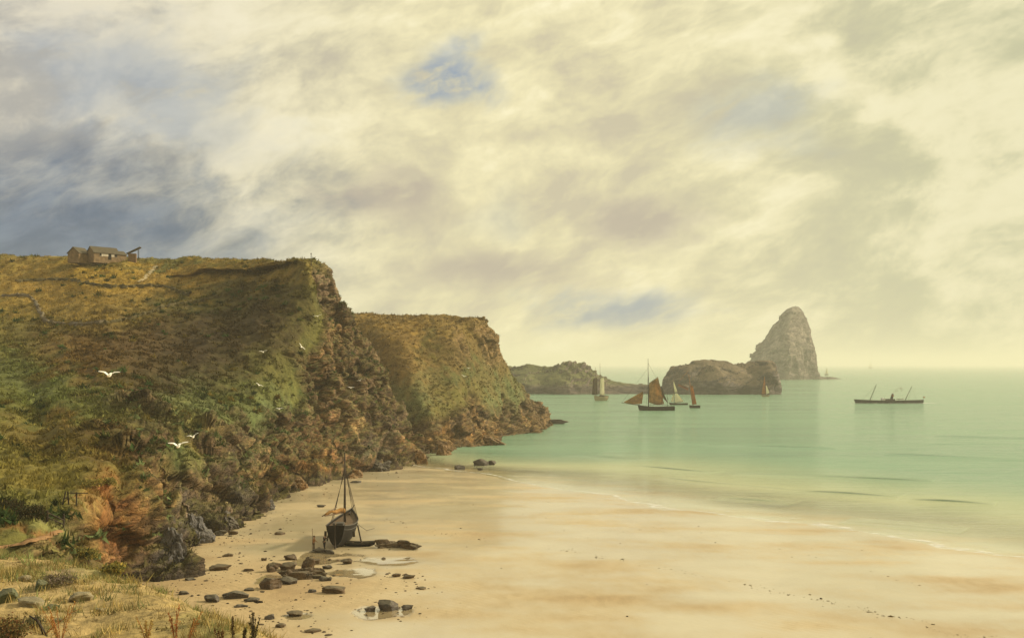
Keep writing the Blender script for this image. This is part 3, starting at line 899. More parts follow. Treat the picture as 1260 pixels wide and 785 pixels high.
def box(c, s, rz=0.0, ry=0.0):
    V = []
    M = Matrix.Rotation(rz, 3, 'Z') @ Matrix.Rotation(ry, 3, 'Y')
    for dx in (-1, 1):
        for dy in (-1, 1):
            for dz in (-1, 1):
                V.append(np.array(M @ Vector((dx * s[0] / 2, dy * s[1] / 2, dz * s[2] / 2))) + np.array(c, float))
    return V, [(0, 1, 3, 2), (4, 6, 7, 5), (0, 4, 5, 1), (2, 3, 7, 6), (0, 2, 6, 4), (1, 5, 7, 3)]


def prism(poly, t0, t1, axis=1):
    """extrude a polygon given in the two other axes along `axis` from t0 to t1"""
    n = len(poly)
    V = []
    for t_ in (t0, t1):
        for a, b in poly:
            V.append({0: (t_, a, b), 1: (a, t_, b), 2: (a, b, t_)}[axis])
    return V, [tuple(range(n - 1, -1, -1)), tuple(range(n, 2 * n))] + [(i, (i + 1) % n, n + (i + 1) % n, n + i) for i in range(n)]


def part(name, vf, mat, parent, smooth=False):
    return mesh_obj(name, vf[0], vf[1], mat, parent, smooth)


def sail_vf(c, bulge, n=8, th=0.05, slack=0.0):
    """cloth patch over four corners (tack, clew, peak, throat) as (x, y, z), bellied sideways, with thickness"""
    c = [np.array(p, float) for p in c]
    V = []
    for side in (0, 1):
        for i in range(n + 1):
            for j in range(n + 1):
                s, r = i / n, j / n
                p = c[0] * (1 - s) * (1 - r) + c[1] * s * (1 - r) + c[2] * s * r + c[3] * (1 - s) * r
                p = p + np.array((0, 1, 0)) * bulge * math.sin(math.pi * s) * math.sin(math.pi * min(1, 0.12 + r * 0.88)) + np.array((0, 0.08 * bulge * math.sin(9 * s + 4 * r), 0))
                p = p + np.array((0, th * side, -slack * math.sin(math.pi * s) * (1 - r)))
                V.append(p)
    k = (n + 1) ** 2
    idx = lambda i, j, s: s * k + i * (n + 1) + j
    Fc = []
    for i in range(n):
        for j in range(n):
            Fc.append((idx(i, j, 0), idx(i + 1, j, 0), idx(i + 1, j + 1, 0), idx(i, j + 1, 0)))
            Fc.append((idx(i, j, 1), idx(i, j + 1, 1), idx(i + 1, j + 1, 1), idx(i + 1, j, 1)))
    for i in range(n):
        for j in (0, n):
            Fc.append((idx(i, j, 0), idx(i, j, 1), idx(i + 1, j, 1), idx(i + 1, j, 0)))
            Fc.append((idx(j, i, 0), idx(j, i + 1, 0), idx(j, i + 1, 1), idx(j, i, 1)))
    return V, Fc


def hull_vf(L, B, H, sheer_b, sheer_s, transom=0.6, full=0.42, rake=0.0, n=22, m_=9):
    """hull shell, bow to +X, keel at z 0; returns the shell, the deck and a rubbing strake"""
    rows = []
    for i in range(n + 1):
        t_ = -1 + 2 * i / n
        b = B / 2 * ((1 - (1 - transom) * abs(t_) ** 2.2) if t_ < 0 else max(0.012, 1 - t_ ** 2.3))
        gun = H + (sheer_b * t_ ** 2 if t_ > 0 else sheer_s * t_ ** 2)
        keel = 0.0 if t_ < 0.55 else 0.42 * H * ((t_ - 0.55) / 0.45) ** 2
        if t_ < -0.6:
            keel = 0.22 * H * ((-t_ - 0.6) / 0.4) ** 1.5
        row = []
        for j in range(m_ + 1):
            s = j / m_
            y = b * (s ** full) * (1 + 0.05 * math.sin(math.pi * s))
            x = t_ * L / 2 + (rake * s * max(0, t_) ** 4) - 0.10 * H * s * max(0, -t_) ** 6
            row.append(np.array((x, y, keel + (gun - keel) * s)))
        rows.append(row)
    V, Fc = [], []
    for side in (1, -1):
        o = len(V)
        for row in rows:
            V += [p * (1, side, 1) for p in row]
        for i in range(n):
            for j in range(m_):
                q = (o + i * (m_ + 1) + j, o + (i + 1) * (m_ + 1) + j, o + (i + 1) * (m_ + 1) + j + 1, o + i * (m_ + 1) + j + 1)
                Fc.append(q if side < 0 else q[::-1])
    k = (n + 1) * (m_ + 1)
    for j in range(m_):                                          # transom
        Fc.append((j, j + 1, k + j + 1, k + j))
    shell = (V, Fc)
    jd = m_ - 1
    dv = [rows[i][jd] * (1, 0.985, 1) for i in range(n + 1)] + [rows[i][jd] * (1, -0.985, 1) for i in range(n + 1)]
    deck = (dv, [(i, i + 1, n + 2 + i, n + 1 + i) for i in range(n)])
    st = []
    for side in (1, -1):
        st.append(tube([rows[i][m_] * (1, side, 1) + (0, 0.0, 0.0) for i in range(n + 1)], 0.035 * B ** 0.5, n=5))
        st.append(tube([rows[i][m_ - 2] * (1, side * 1.01, 1) for i in range(n + 1)], 0.022 * B ** 0.5, n=5))
    return shell, deck, join(*st), rows


# ------------------------------------------------------------------ rocks
def rock_vf(w_, d_, h_, seed, sub=3, cuts=11, skirt=True):
    r_ = np.random.default_rng(seed)
    bm = bmesh.new()
    bmesh.ops.create_icosphere(bm, subdivisions=sub, radius=1.0)
    P = np.array([v.co[:] for v in bm.verts])
    Fc = [tuple(v.index for v in f.verts) for f in bm.faces]
    bm.free()
    for _ in range(cuts):
        n = r_.normal(size=3); n[2] *= 0.7; n /= np.linalg.norm(n)
        h = r_.uniform(0.42, 0.82)
        e_ = np.maximum(P @ n - h, 0)
        P = P - e_[:, None] * n * 0.92
    P = P * (1 + 0.16 * fbm(P * 2.1 + seed, 3)[:, None]) + 0.035 * np.stack([fbm(P * 7 + seed + k, 2) for k in (0, 20, 40)], -1)
    P = P / np.abs(P).max(axis=0)
    P = P * (w_ / 2, d_ / 2, h_)
    P[:, 2] = P[:, 2] * 0.5 + h_ * 0.5
    if skirt:
        P[:, 2] = np.where(P[:, 2] < 0.3 * h_, P[:, 2] - 0.3 * h_, P[:, 2])
    else:
        P[:, 2] = P[:, 2] * 1.45 - 0.45 * h_
    return P, Fc


def rock_mat(name, a, b, wetline=True):
    m, t = new_mat(name)
    geo = t.node('ShaderNodeNewGeometry')
    co = geo.outputs['Position']
    n1 = t.noise(co, 1.1, 7.0, 0.65); n2 = t.noise(co, 5.5, 5.0, 0.65)
    f = t.math('ADD', t.math('MULTIPLY', n1, 0.55), t.math('MULTIPLY', n2, 0.45))
    c = t.mix(t.ss(f, 0.33, 0.67), a, b)
    up = t.node('ShaderNodeSeparateXYZ', {0: geo.outputs['Normal']}).outputs[2]
    c = t.mix(t.math('MULTIPLY', t.ss(t.math('ADD', up, n2), 0.95, 1.5), 0.45), c, (0.17, 0.15, 0.085))      # dried weed and lichen on top
    finish(t, c, 0.72, f, 0.8, 0.16, 0.35)
    return m


M_ROCK = rock_mat('beach_rock_brown', (0.034, 0.023, 0.014), (0.150, 0.098, 0.052))
M_ROCK2 = rock_mat('beach_rock_grey', (0.030, 0.025, 0.022), (0.110, 0.090, 0.075))
M_ROCK3 = rock_mat('cliff_foot_slate', (0.040, 0.040, 0.046), (0.165, 0.150, 0.145))
M_STONE = rock_mat('dune_stone', (0.15, 0.125, 0.075), (0.34, 0.28, 0.16))
M_STONE2 = rock_mat('dune_stone_green', (0.055, 0.070, 0.035), (0.15, 0.155, 0.075))

ROCKS = [  # px, py of the foot, width and height in px, material, label
    (373, 713, 62, 15, 0, 'long dark weedy reef, the largest rock lying among the beach boulders'),
    (486, 675, 70, 11, 0, 'long flat brown ledge beside the grounded boat'),
    (398, 681, 40, 6, 1, 'low dark ledge under the feet of the two people'),
    (334, 704, 22, 12, 0, 'rounded brown boulder at the landward end of the long dark reef'),
    (356, 702, 26, 12, 0, 'broad brown boulder behind the middle of the long dark reef'),
    (379, 702, 20, 17, 0, 'tall upright brown boulder standing on the long dark reef'),
    (358, 689, 19, 8, 0, 'small boulder behind the broad boulder of the reef'),
    (388, 693, 14, 6, 0, 'small flat rock between the reef and the people'),
    (403, 700, 14, 6, 1, 'small dark rock just seaward of the tall reef boulder'),
    (427, 694, 18, 8, 0, 'lone brown rock in the shallow pool in front of the grounded boat'),
    (399, 715, 18, 7, 1, 'dark low rock at the seaward tip of the long reef'),
    (331, 725, 26, 16, 0, 'large squat boulder just in front of the long dark reef'),
    (353, 719, 22, 10, 1, 'dark oval boulder next to the squat boulder'),
    (306, 727, 13, 5, 1, 'small dark rock landward of the squat boulder'),
    (407, 731, 32, 12, 0, 'brown humped rock alone between the reef and the near edge of sand'),
    (383, 729, 11, 5, 1, 'little rock touching the brown humped rock'),
    (287, 737, 34, 11, 1, 'long grey slab tilted on the sand near the dune'),
    (260, 741, 24, 9, 1, 'dark grey rock at the landward end of the tilted slab'),
    (308, 740, 20, 6, 1, 'thin grey slab at the seaward end of the tilted slab'),
    (295, 747, 18, 4, 1, 'flat sliver of rock in front of the tilted grey slab'),
    (269, 702, 26, 9, 0, 'brown flat topped rock out from the foot of the near cliff'),
    (304, 703, 15, 5, 0, 'low brown rock between the near cliff and the reef'),
    (323, 690, 9, 4, 0, 'small round stone alone on dry sand above the reef'),
    (280, 685, 15, 5, 0, 'flat stone on dry sand in front of the slate outcrop'),
    (247, 690, 11, 3, 0, 'thin flat stone nearest the slate outcrop'),
    (231, 714, 14, 4, 1, 'flat grey stone just beyond the brow of the dune'),
    (224, 732, 16, 6, 1, 'grey stone half hidden by the dune grass'),
    (271, 659, 15, 7, 1, 'dark rock close under the cliff with a smaller one beside it'),
    (286, 658, 12, 6, 0, 'smaller brown rock beside the dark one under the cliff'),
    (344, 658, 14, 5, 0, 'weedy stone alone in the middle of the dry sand'),
    (362, 758, 22, 7, 0, 'low rock in a shallow puddle at the near edge of sand'),
    (332, 762, 15, 9, 1, 'grey stone with a puddle stone behind it near the dune plants'),
    (346, 772, 16, 6, 0, 'flat brown stone in front of the dune plants'),
    (384, 778, 22, 6, 0, 'flat brown rock lowest on the sand beside the dune'),
    (474, 751, 30, 14, 1, 'domed black rock in the middle of a trio in a wide pool'),
    (455, 752, 16, 7, 1, 'landward small rock of the trio in the wide pool'),
    (501, 750, 14, 7, 1, 'seaward small rock of the trio in the wide pool'),
    (517, 725, 14, 4, 0, 'thin brown rock farthest out on the wet sand'),
    (502, 712, 17, 6, 0, 'brown rock with a twin landward on the wet sand'),
    (486, 710, 13, 5, 0, 'twin brown rock landward of the other on the wet sand'),
    (395, 624, 12, 4, 1, 'bluish stone alone on the sand behind the grounded boat'),
    (436, 594, 16, 3, 1, 'thin dark stone far up the sand near the cliff foot'),
    (592, 573, 20, 10, 1, 'domed black rock awash below the second headland'),
    (564, 577, 15, 6, 1, 'low black rock awash landward of the domed one'),
    (606, 572, 11, 6, 1, 'small black rock awash seaward of the domed one'),
    (590, 578, 8, 3, 1, 'tiny black stone awash in front of the domed rock'),
]
for k, (px, py, wp, hp, mi, lab) in enumerate(ROCKS):
    p = beach_at(px, py) if py > 580 else pix(px, py, CAMZ * F / (py - HZ))
    s = p[1] / F
    dep = wp * s * (0.75 if wp < 40 else 0.42)
    RV, RF = rock_vf(wp * s * 1.05, dep, hp * s * 1.02, 100 + k, 5 if wp > 38 else 3)
    if wp > 38:                                                  # reefs: broken along their joints
        k1, _, g1 = cells(RV / (1.5, 1.1, 0.8) + k, 9)
        RV = RV * (1 + 0.30 * (k1 - 0.5) - 0.12 * np.exp(-g1 / 0.08))[:, None] * (1, 1, 1)
        RV[:, 2] *= 0.55 + 0.75 * k1
        RV[:, 1] += 0.7 * np.sin(RV[:, 0] * 0.9 + k)
    o = mesh_obj('rock', RV, RF, (M_ROCK, M_ROCK2)[mi], smooth=False)
    o.location = p + (0, dep * 0.4, -0.05 - hp * s * random.uniform(0.0, 0.18))
    o.rotation_euler = (0, 0, random.uniform(-0.25, 0.25))
    tag(o, lab, 'rock', 'rocks scattered over the sand' if py > 600 else 'rocks awash below the headlands')
p = pix(686, 521.5, CAMZ * F / (521.5 - HZ))
o = mesh_obj('rock', *rock_vf(11.5, 5, 2.2, 300), M_ROCK2)
o.location = (p[0], p[1], -0.3)
tag(o, 'low black skerry just off the tip of the second headland', 'rock', 'rocks awash below the headlands')

OUTCROPS = [  # at the foot of the cliff
    (207, 708, 46, 66, 2, 'big slate blue buttress at the foot of the near cliff'),
    (240, 670, 40, 44, 2, 'slate grey outcrop beyond the big buttress'),
    (276, 652, 34, 26, 1, 'dark low outcrop where the cliff meets dry sand'),
    (320, 628, 34, 22, 2, 'grey outcrop half way along the cliff foot'),
    (363, 604, 30, 18, 0, 'brown outcrop where the cliff foot turns seaward'),
    (432, 588, 26, 13, 0, 'tawny outcrop at the cliff foot behind the mast of the grounded boat'),
    (470, 580, 30, 15, 1, 'dark outcrop at the cliff foot near the point'),
    (512, 571, 26, 20, 0, 'ochre outcrop at the very point of the tall headland'),
    (548, 560, 22, 20, 0, 'dark ochre outcrop in the cove between the headlands'),
    (606, 548, 34, 13, 0, 'orange brown ledge at the waterline of the second headland'),
    (655, 532, 30, 8, 0, 'pale lit ledge at the tip of the second headland'),
]
M_OCH = rock_mat('waterline_rock_ochre', (0.10, 0.055, 0.022), (0.33, 0.19, 0.075))
for k, (px, py, wp, hp, mi, lab) in enumerate(OUTCROPS):
    p = beach_at(px, py) if k < 8 else pix(px, py, CAMZ * F / (py - HZ))
    s = p[1] / F
    RV, RF = rock_vf(wp * s, wp * s * 0.9, hp * s, 500 + k, 5, 9, False)
    cn = RV - (0, 0, hp * s * 0.4); cn = cn / np.maximum(np.linalg.norm(cn, axis=1)[:, None], 1e-6)
    k1, _, g1 = cells((RV + p) / (wp * s * 0.26, wp * s * 0.24, hp * s * 0.36) + k, 9)
    k2, _, g2 = cells((RV + p) / (0.7, 0.7, 0.6) + k, 5)
    RV = RV + cn * ((0.16 * wp * s * (k1 - 0.5) - 0.05 * wp * s * np.exp(-g1 / 0.07)) + 0.25 * (k2 - 0.5) - 0.14 * np.exp(-g2 / 0.08))[:, None]
    o = mesh_obj('rock_outcrop', RV, RF, (M_ROCK, M_ROCK2, M_ROCK3)[mi] if k not in (4, 5, 7, 8, 9, 10) else M_OCH)
    o.location = p + (0, wp * s * 0.32, -0.3)
    tag(o, lab, 'rock', 'outcrops along the cliff foot')

# ------------------------------------------------------------------ paint, timber, cloth
def cloth(name, col, var):
    m, t = new_mat(name)
    co = t.node('ShaderNodeTexCoord').outputs['Object']
    f = t.noise(co, 0.35, 6.0, 0.65)
    seam = t.node('ShaderNodeTexWave', {'Vector': co, 'Scale': 0.35, 'Distortion': 0.6}, bands_direction='X').outputs[1]
    c = t.mix(t.ss(f, 0.3, 0.7), tuple(x * (1 - var) for x in col), tuple(min(1, x * (1 + var)) for x in col))
    c = t.mix(t.math('MULTIPLY', t.ss(seam, 0.86, 0.98), 0.35), c, tuple(x * 0.5 for x in col))
    d = t.node('ShaderNodeBsdfDiffuse', {'Color': c}).outputs[0]
    tr = t.node('ShaderNodeBsdfTranslucent', {'Color': c}).outputs[0]
    t.node('ShaderNodeOutputMaterial', {0: t.node('ShaderNodeMixShader', {0: 0.45, 1: d, 2: tr}).outputs[0]})
    return m


M_TAR = simple('tarred_hull', (0.012, 0.010, 0.008), 0.75, 0.45, 1.6, 0.4, 0.02, 0.15, (0.4, 1, 5))
M_GREYHULL = simple('weathered_hull', (0.085, 0.078, 0.066), 0.75, 0.4, 1.6, 0.4, 0.02, 0.3, (0.4, 1, 5))
M_WOOD = simple('old_timber', (0.12, 0.078, 0.042), 0.8, 0.4, 3.0, 0.4, 0.02)
M_DARKWOOD = simple('dark_timber', (0.035, 0.025, 0.017), 0.8, 0.4, 3.0, 0.4, 0.02)
M_SPAR = simple('spar_brown', (0.12, 0.070, 0.030), 0.6, 0.3, 2.0, 0.2, 0.01, 0.4, (1, 1, 0.2))
M_ROPE = simple('tarred_rope', (0.040, 0.030, 0.020), 0.9, 0.3, 8.0)
M_TAN = cloth('tanned_sail', (0.50, 0.29, 0.11), 0.4)
M_TANDARK = cloth('dark_tanned_sail', (0.13, 0.075, 0.036), 0.35)
M_RUST = cloth('rust_sail', (0.55, 0.24, 0.075), 0.3)
M_CREAM = cloth('cream_sail', (0.88, 0.84, 0.66), 0.08)
M_PINK = simple('faded_red_sail', (0.26, 0.11, 0.075), 0.9, 0.3, 0.4, 0.3, 0.05)
M_PALEHULL = simple('pale_painted_hull', (0.34, 0.26, 0.15), 0.6, 0.25, 0.8, 0.2, 0.02, 0.4, (0.4, 1, 4))
M_BLACK = simple('black_iron', (0.020, 0.019, 0.018), 0.55, 0.4, 0.8, 0.2, 0.02, 0.4)
M_WHITE = simple('white_paint', (0.70, 0.68, 0.62), 0.6, 0.15, 1.0, 0.2, 0.02, 0.4)

# ------------------------------------------------------------------ the grounded boat
p = beach_at(416, 673)
boat = empty('fishing_boat', p + (0.0, 4.4, -0.22), R(89))
tag(boat, 'dark fishing boat grounded upright on the sand with bare mast and rigging', 'boat')
L_, B_, H_ = 11.5, 3.5, 2.75
shell, deck, strake, rows = hull_vf(L_, B_, H_, 0.95, 0.45, 0.66, 0.40, 0.9, 26, 10)
part('hull', shell, M_TAR, boat, True)
part('deck', deck, M_WOOD, boat)
part('rubbing_strake', strake, M_GREYHULL, boat)
part('keel', box((0.2, 0, 0.03), (9.2, 0.18, 0.32)), M_TAR, boat)
rud = part('rudder', prism([(-6.45, 0.35), (-5.8, 0.2), (-5.75, 3.2), (-6.1, 3.3)], -0.06, 0.06), M_DARKWOOD, boat)
part('tiller', tube([(-6.0, 0, 3.25), (-4.4, 0.1, 3.55)], 0.06, 0.04), M_WOOD, rud)
MX, MT = 1.2, 11.8
part('mast', tube([(MX, 0, 0.6), (MX - 0.05, 0, 6), (MX - 0.15, 0, MT)], 0.17, 0.07, 10), M_DARKWOOD, boat, True)
for s in (-1, 1):
    for dx in (-0.9, 0.0, 0.9):
        part('shroud', tube([(MX + dx * 0.9 - 0.2, s * 1.66, 2.75), (MX - 0.1, 0.05 * s, 9.4 + 0.3 * dx)], 0.028, n=4), M_ROPE, boat)
part('forestay', tube([(6.6, 0, 3.75), (MX - 0.1, 0, 10.6)], 0.028, n=4), M_ROPE, boat)
part('backstay', tube([(-5.4, -0.9, 3.1), (MX - 0.15, 0, 11.2)], 0.024, n=4), M_ROPE, boat)
part('bowsprit', tube([(4.6, 0, 3.15), (8.6, 0, 3.9)], 0.11, 0.06, 8), M_DARKWOOD, boat)
part('boom', tube([(MX - 0.3, 0.1, 3.9), (-4.9, 1.5, 4.25)], 0.10, 0.07, 8), M_SPAR, boat)
fs = [(MX - 0.4, 0.1, 4.15), (-0.2, 0.35, 4.4), (-1.8, 0.75, 4.3), (-3.2, 1.15, 4.55), (-4.4, 1.45, 4.35)]
v1 = tube(fs, 0.30, 0.16, 9)
vv1 = np.array(v1[0]); vv1 += 0.12 * np.stack([fbm(vv1 * 1.7 + k, 2) for k in (0, 9, 18)], -1)
part('furled_sail', (vv1, v1[1]), M_TAN, boat, True)
part('gaff', tube([(-4.6, 1.9, 4.15), (-0.8, 0.7, 4.85)], 0.07, 0.05, 6), M_SPAR, boat)
part('hatch', box((-1.4, 0, 2.62), (1.5, 1.2, 0.4)), M_WOOD, boat)
part('companionway', box((-3.6, 0, 2.85), (1.2, 1.3, 0.75)), M_GREYHULL, boat)
for s in (-1, 1):
    part('fender', tube([(-2.8, s * 1.82, 1.3), (-2.8, s * 1.82, 2.0)], 0.16, 0.16, 8), M_ROPE, boat, True)
part('anchor_chain', tube([(5.6, -0.3, 2.9), (7.6, -0.9, 1.2), (9.5, -1.6, 0.25), (11.5, -2.4, 0.24)], 0.03, n=4), M_BLACK, boat)
leg = tube([(0.4, 1.80, 2.3), (0.5, 2.3, -0.1)], 0.10, 0.10, 6)
part('beaching_leg', leg, M_DARKWOOD, boat)
part('beaching_leg', ([(x, -y, z) for x, y, z in leg[0]], leg[1]), M_DARKWOOD, boat)

# small boat drawn up at its side
p = beach_at(446, 672.5)
dinghy = empty('rowing_boat', p + (-0.5, 0.6, -0.03), R(-4))
tag(dinghy, 'small black rowing boat lying on the sand against the grounded fishing boat', 'boat')
shell, deck, strake, rows = hull_vf(3.9, 1.35, 0.52, 0.22, 0.1, 0.6, 0.40, 0.25, 16, 7)
part('hull', shell, M_TAR, dinghy, True)
part('gunwale', strake, M_GREYHULL, dinghy)
for x in (-0.9, 0.3):
    part('thwart', box((x, 0, 0.42), (0.22, 1.1, 0.04)), M_WOOD, dinghy)
part('oar', tube([(-1.6, 0.2, 0.58), (2.4, -0.25, 0.62)], 0.025, n=5), M_SPAR, dinghy)
part('bottom_board', deck, M_DARKWOOD, dinghy).location.z = -0.28


# ------------------------------------------------------------------ people beside the boat
def skin_mesh(name, joints, edges, mat, parent, sub=1):
    """one continuous tapered surface grown round a skeleton; joints: (x, y, z, radius)"""
    me = bpy.data.meshes.new(name)
    me.from_pydata([j[:3] for j in joints], edges, [])
    o = bpy.data.objects.new(name, me)
    C.objects.link(o)
    sm = o.modifiers.new('skin', 'SKIN')
    for k, j in enumerate(joints):
        d = me.skin_vertices[0].data[k]
        r = j[3] if isinstance(j[3], tuple) else (j[3], j[3])
        d.radius = r
        d.use_root = (k == 0)
    o.modifiers.new('sub', 'SUBSURF').levels = sub
    dg = bpy.context.evaluated_depsgraph_get()
    new = bpy.data.meshes.new_from_object(o.evaluated_get(dg))
    new.name = name
    o.modifiers.clear()
    o.data = new
    new.materials.clear(); new.materials.append(mat)
    new.polygons.foreach_set('use_smooth', np.full(len(new.polygons), True))
    o.parent = parent
    return o


M_SKIN = simple('skin', (0.36, 0.19, 0.115), 0.6, 0.12, 20, 0.1)
M_HAIR = simple('dark_hair', (0.025, 0.018, 0.012), 0.8)


def person(loc, rz, label, jacket, trousers, arms, lean=0.0, hat=None):
    """standing about 1.72 m; arms: for each side the elbow and the wrist; faces +X"""
    root = empty('person', loc, rz)
    tag(root, label, 'person', 'people beside the grounded boat')
    dx = lean
    hip, chest, neck, head = (0, 0, 0.93), (dx * 0.6, 0, 1.28), (dx, 0, 1.46), (dx * 1.15 + 0.02, 0, 1.60)
    J = [(*hip, (0.125, 0.15)), (dx * 0.3, 0, 1.10, (0.105, 0.135)), (*chest, (0.115, 0.165)), (*neck, 0.055), (*head, (0.085, 0.078)), (head[0], 0, 1.70, (0.07, 0.065))]
    E = [(0, 1), (1, 2), (2, 3), (3, 4), (4, 5)]
    for s, (el, wr) in zip((1, -1), arms):
        a = len(J)
        J += [(dx * 0.8, s * 0.19, 1.40, 0.065), (*el, 0.046), (*wr, 0.03)]
        E += [(2, a), (a, a + 1), (a + 1, a + 2)]
        d = np.array(wr) - np.array(el); d /= np.linalg.norm(d)
        pc = np.array(wr) + 0.06 * d
        J.append((*pc, (0.036, 0.018))); E.append((a + 2, a + 3))
    for s, fx in ((1, 0.10), (-1, -0.06)):
        a = len(J)
        J += [(0, s * 0.09, 0.86, 0.085), (fx * 0.5 + 0.02, s * 0.10, 0.48, 0.06), (fx, s * 0.11, 0.09, 0.04), (fx + 0.15, s * 0.12, 0.04, 0.036)]
        E += [(0, a), (a, a + 1), (a + 1, a + 2), (a + 2, a + 3)]
    body = skin_mesh('body', J, E, M_SKIN, root)
    # fingers, nose and ears belong to the body
    extra = [tube([(head[0] + 0.07, 0, 1.63), (head[0] + 0.115, 0, 1.595)], 0.010, 0.018, 6)]
    for s in (1, -1):
        extra.append(box((head[0], s * 0.083, 1.61), (0.035, 0.02, 0.06)))
    for s, (el, wr) in zip((1, -1), arms):
        d = np.array(wr) - np.array(el); d /= np.linalg.norm(d)
        side = np.cross(d, (0, s, 0.2)); side /= np.linalg.norm(side)
        nrm = np.cross(side, d)
        for k in range(4):
            r0 = np.array(wr) + d * 0.085 + side * (k - 1.5) * 0.02
            ln = (0.065, 0.078, 0.074, 0.058)[k]
            extra.append(tube([r0, r0 + d * ln * 0.55 + nrm * 0.01, r0 + d * ln * 0.85 + nrm * 0.035], 0.0095, 0.007, 5))
        r0 = np.array(wr) + d * 0.03 + side * 0.034
        extra.append(tube([r0, r0 + d * 0.035 + side * 0.025, r0 + d * 0.07 + side * 0.028 + nrm * 0.015], 0.011, 0.008, 5))
    bmx = bmesh.new(); bmx.from_mesh(body.data)
    vf = join(*extra)
    nv_ = [bmx.verts.new(v) for v in vf[0]]
    for f in vf[1]:
        bmx.faces.new([nv_[i] for i in f])
    bmx.to_mesh(body.data); bmx.free()
    for s in (1, -1):
        part('eye', box((head[0] + 0.078, s * 0.03, 1.635), (0.02, 0.022, 0.014)), M_HAIR, body)
    JJ = [(0, 0, 0.84, (0.15, 0.18)), (dx * 0.3, 0, 1.10, (0.13, 0.16)), (*chest, (0.137, 0.187)), (neck[0], 0, 1.42, 0.075)]
    EE = [(0, 1), (1, 2), (2, 3)]
    for s, (el, wr) in zip((1, -1), arms):
        a = len(JJ)
        wq = np.array(el) + (np.array(wr) - np.array(el)) * 0.9
        JJ += [(dx * 0.8, s * 0.19, 1.40, 0.085), (*el, 0.062), (*wq, 0.045)]
        EE += [(2, a), (a, a + 1), (a + 1, a + 2)]
    skin_mesh('jacket', JJ, EE, jacket, root)
    TT = [(0, 0, 0.93, (0.145, 0.17))]; TE = []
    for s, fx in ((1, 0.10), (-1, -0.06)):
        a = len(TT)
        TT += [(0, s * 0.09, 0.84, 0.105), (fx * 0.5 + 0.02, s * 0.10, 0.48, 0.08), (fx, s * 0.11, 0.12, 0.066)]
        TE += [(0, a), (a, a + 1), (a + 1, a + 2)]
        bt = skin_mesh('boot', [(fx, s * 0.11, 0.16, 0.06), (fx + 0.01, s * 0.11, 0.06, 0.058), (fx + 0.17, s * 0.12, 0.045, 0.045)], [(0, 1), (1, 2)], M_HAIR, root)
    skin_mesh('trousers', TT, TE, trousers, root)
    part('hair', rock_vf(0.21, 0.19, 0.15, 900 + int(rz * 10), 2, 0), M_HAIR, root, True).location = (head[0] - 0.015, 0, 1.63)
    if hat:
        hb = part('hat', join(tube([(0, 0, 0), (0, 0, 0.015)], 0.17, 0.165, 14), tube([(0, 0, 0.01), (0, 0, 0.11)], 0.10, 0.085, 12)), hat, root)
        hb.location = (head[0] - 0.01, 0, 1.69)
    return root


M_ORANGE = simple('tan_smock', (0.30, 0.135, 0.045), 0.9, 0.25, 6)
M_NAVY = simple('dark_jersey', (0.025, 0.024, 0.026), 0.9, 0.25, 6)
M_TROUSER = simple('brown_trousers', (0.085, 0.055, 0.032), 0.9, 0.25, 6)
p = beach_at(386, 676.5)
person(p + (0, 0, 0.0), R(20), 'person in tan smock holding a tall pole beside the grounded boat', M_ORANGE, M_TROUSER,
       (((0.10, 0.36, 1.25), (0.22, 0.46, 1.48)), ((0.18, -0.30, 1.16), (0.36, -0.20, 1.06))), 0.03, M_TROUSER)
pole = mesh_obj('pole', *tube([(0, 0, 0.0), (0.03, 0, 1.3), (0.0, 0, 2.6)], 0.035, 0.028, 6), M_SPAR)
pole.location = p + (-0.27, 0.53, 0.0)
tag(pole, 'tall wooden pole held upright by the person in tan smock', 'pole')
p = beach_at(397, 676.0)
person(p + (0.1, 0.6, 0.0), R(60), 'person in dark jersey reaching towards the stern of the grounded boat', M_NAVY, M_NAVY,
       (((0.22, 0.22, 1.28), (0.46, 0.16, 1.40)), ((0.20, -0.24, 1.22), (0.42, -0.14, 1.25))), 0.10, None)

# ------------------------------------------------------------------ boats under sail in the bay
def sail_boat(name, label, wx, wy, build, group='boats sailing in the bay'):
    """stands on the sea at a waterline pixel; build() gets metres per pixel"""
    d = CAMZ * F / (wy - HZ)
    root = empty(name, ((wx - 630) / F * d, d, 0.0))
    tag(root, label, 'boat', group)
    build(root, d / F)
    return root


def px_hull(root, s, x0, x1, h, beam, mat, bow_left=True, draft=0.6, sb=1.2, ss=0.5, yaw=0.0, deckmat=None):
    L = (x1 - x0) * s
    shell, deck, strake, rows = hull_vf(L, beam * s, h * s + draft, sb * s, ss * s, 0.6, 0.36, 0.03 * L, 18, 7)
    cx = (x0 + x1) / 2 * s
    for nm, vf, mt in (('hull', shell, mat), ('deck', deck, deckmat or M_WOOD), ('rubbing_strake', strake, M_DARKWOOD)):
        o = part(nm, vf, mt, root, nm == 'hull')
        o.location = (cx, 0, -draft)
        o.rotation_euler = (0, 0, (math.pi if bow_left else 0) + yaw)


def spar(root, s, name, a, b, r0, r1, mat=None, y=0.0, y1=None):
    return part(name, tube([(a[0] * s, y, a[1] * s), (b[0] * s, y if y1 is None else y1, b[1] * s)], r0, r1, 7), mat or M_SPAR, root, True)


def sail(root, s, name, c, bulge, mat, y=0.0, y2=None, slack=0.0):
    y2 = y if y2 is None else y2
    ys = (y, y2, y2, y)
    return part(name, sail_vf([(p[0] * s, ys[k], p[1] * s) for k, p in enumerate(c)], bulge, 9, 0.05, slack), mat, root, True)


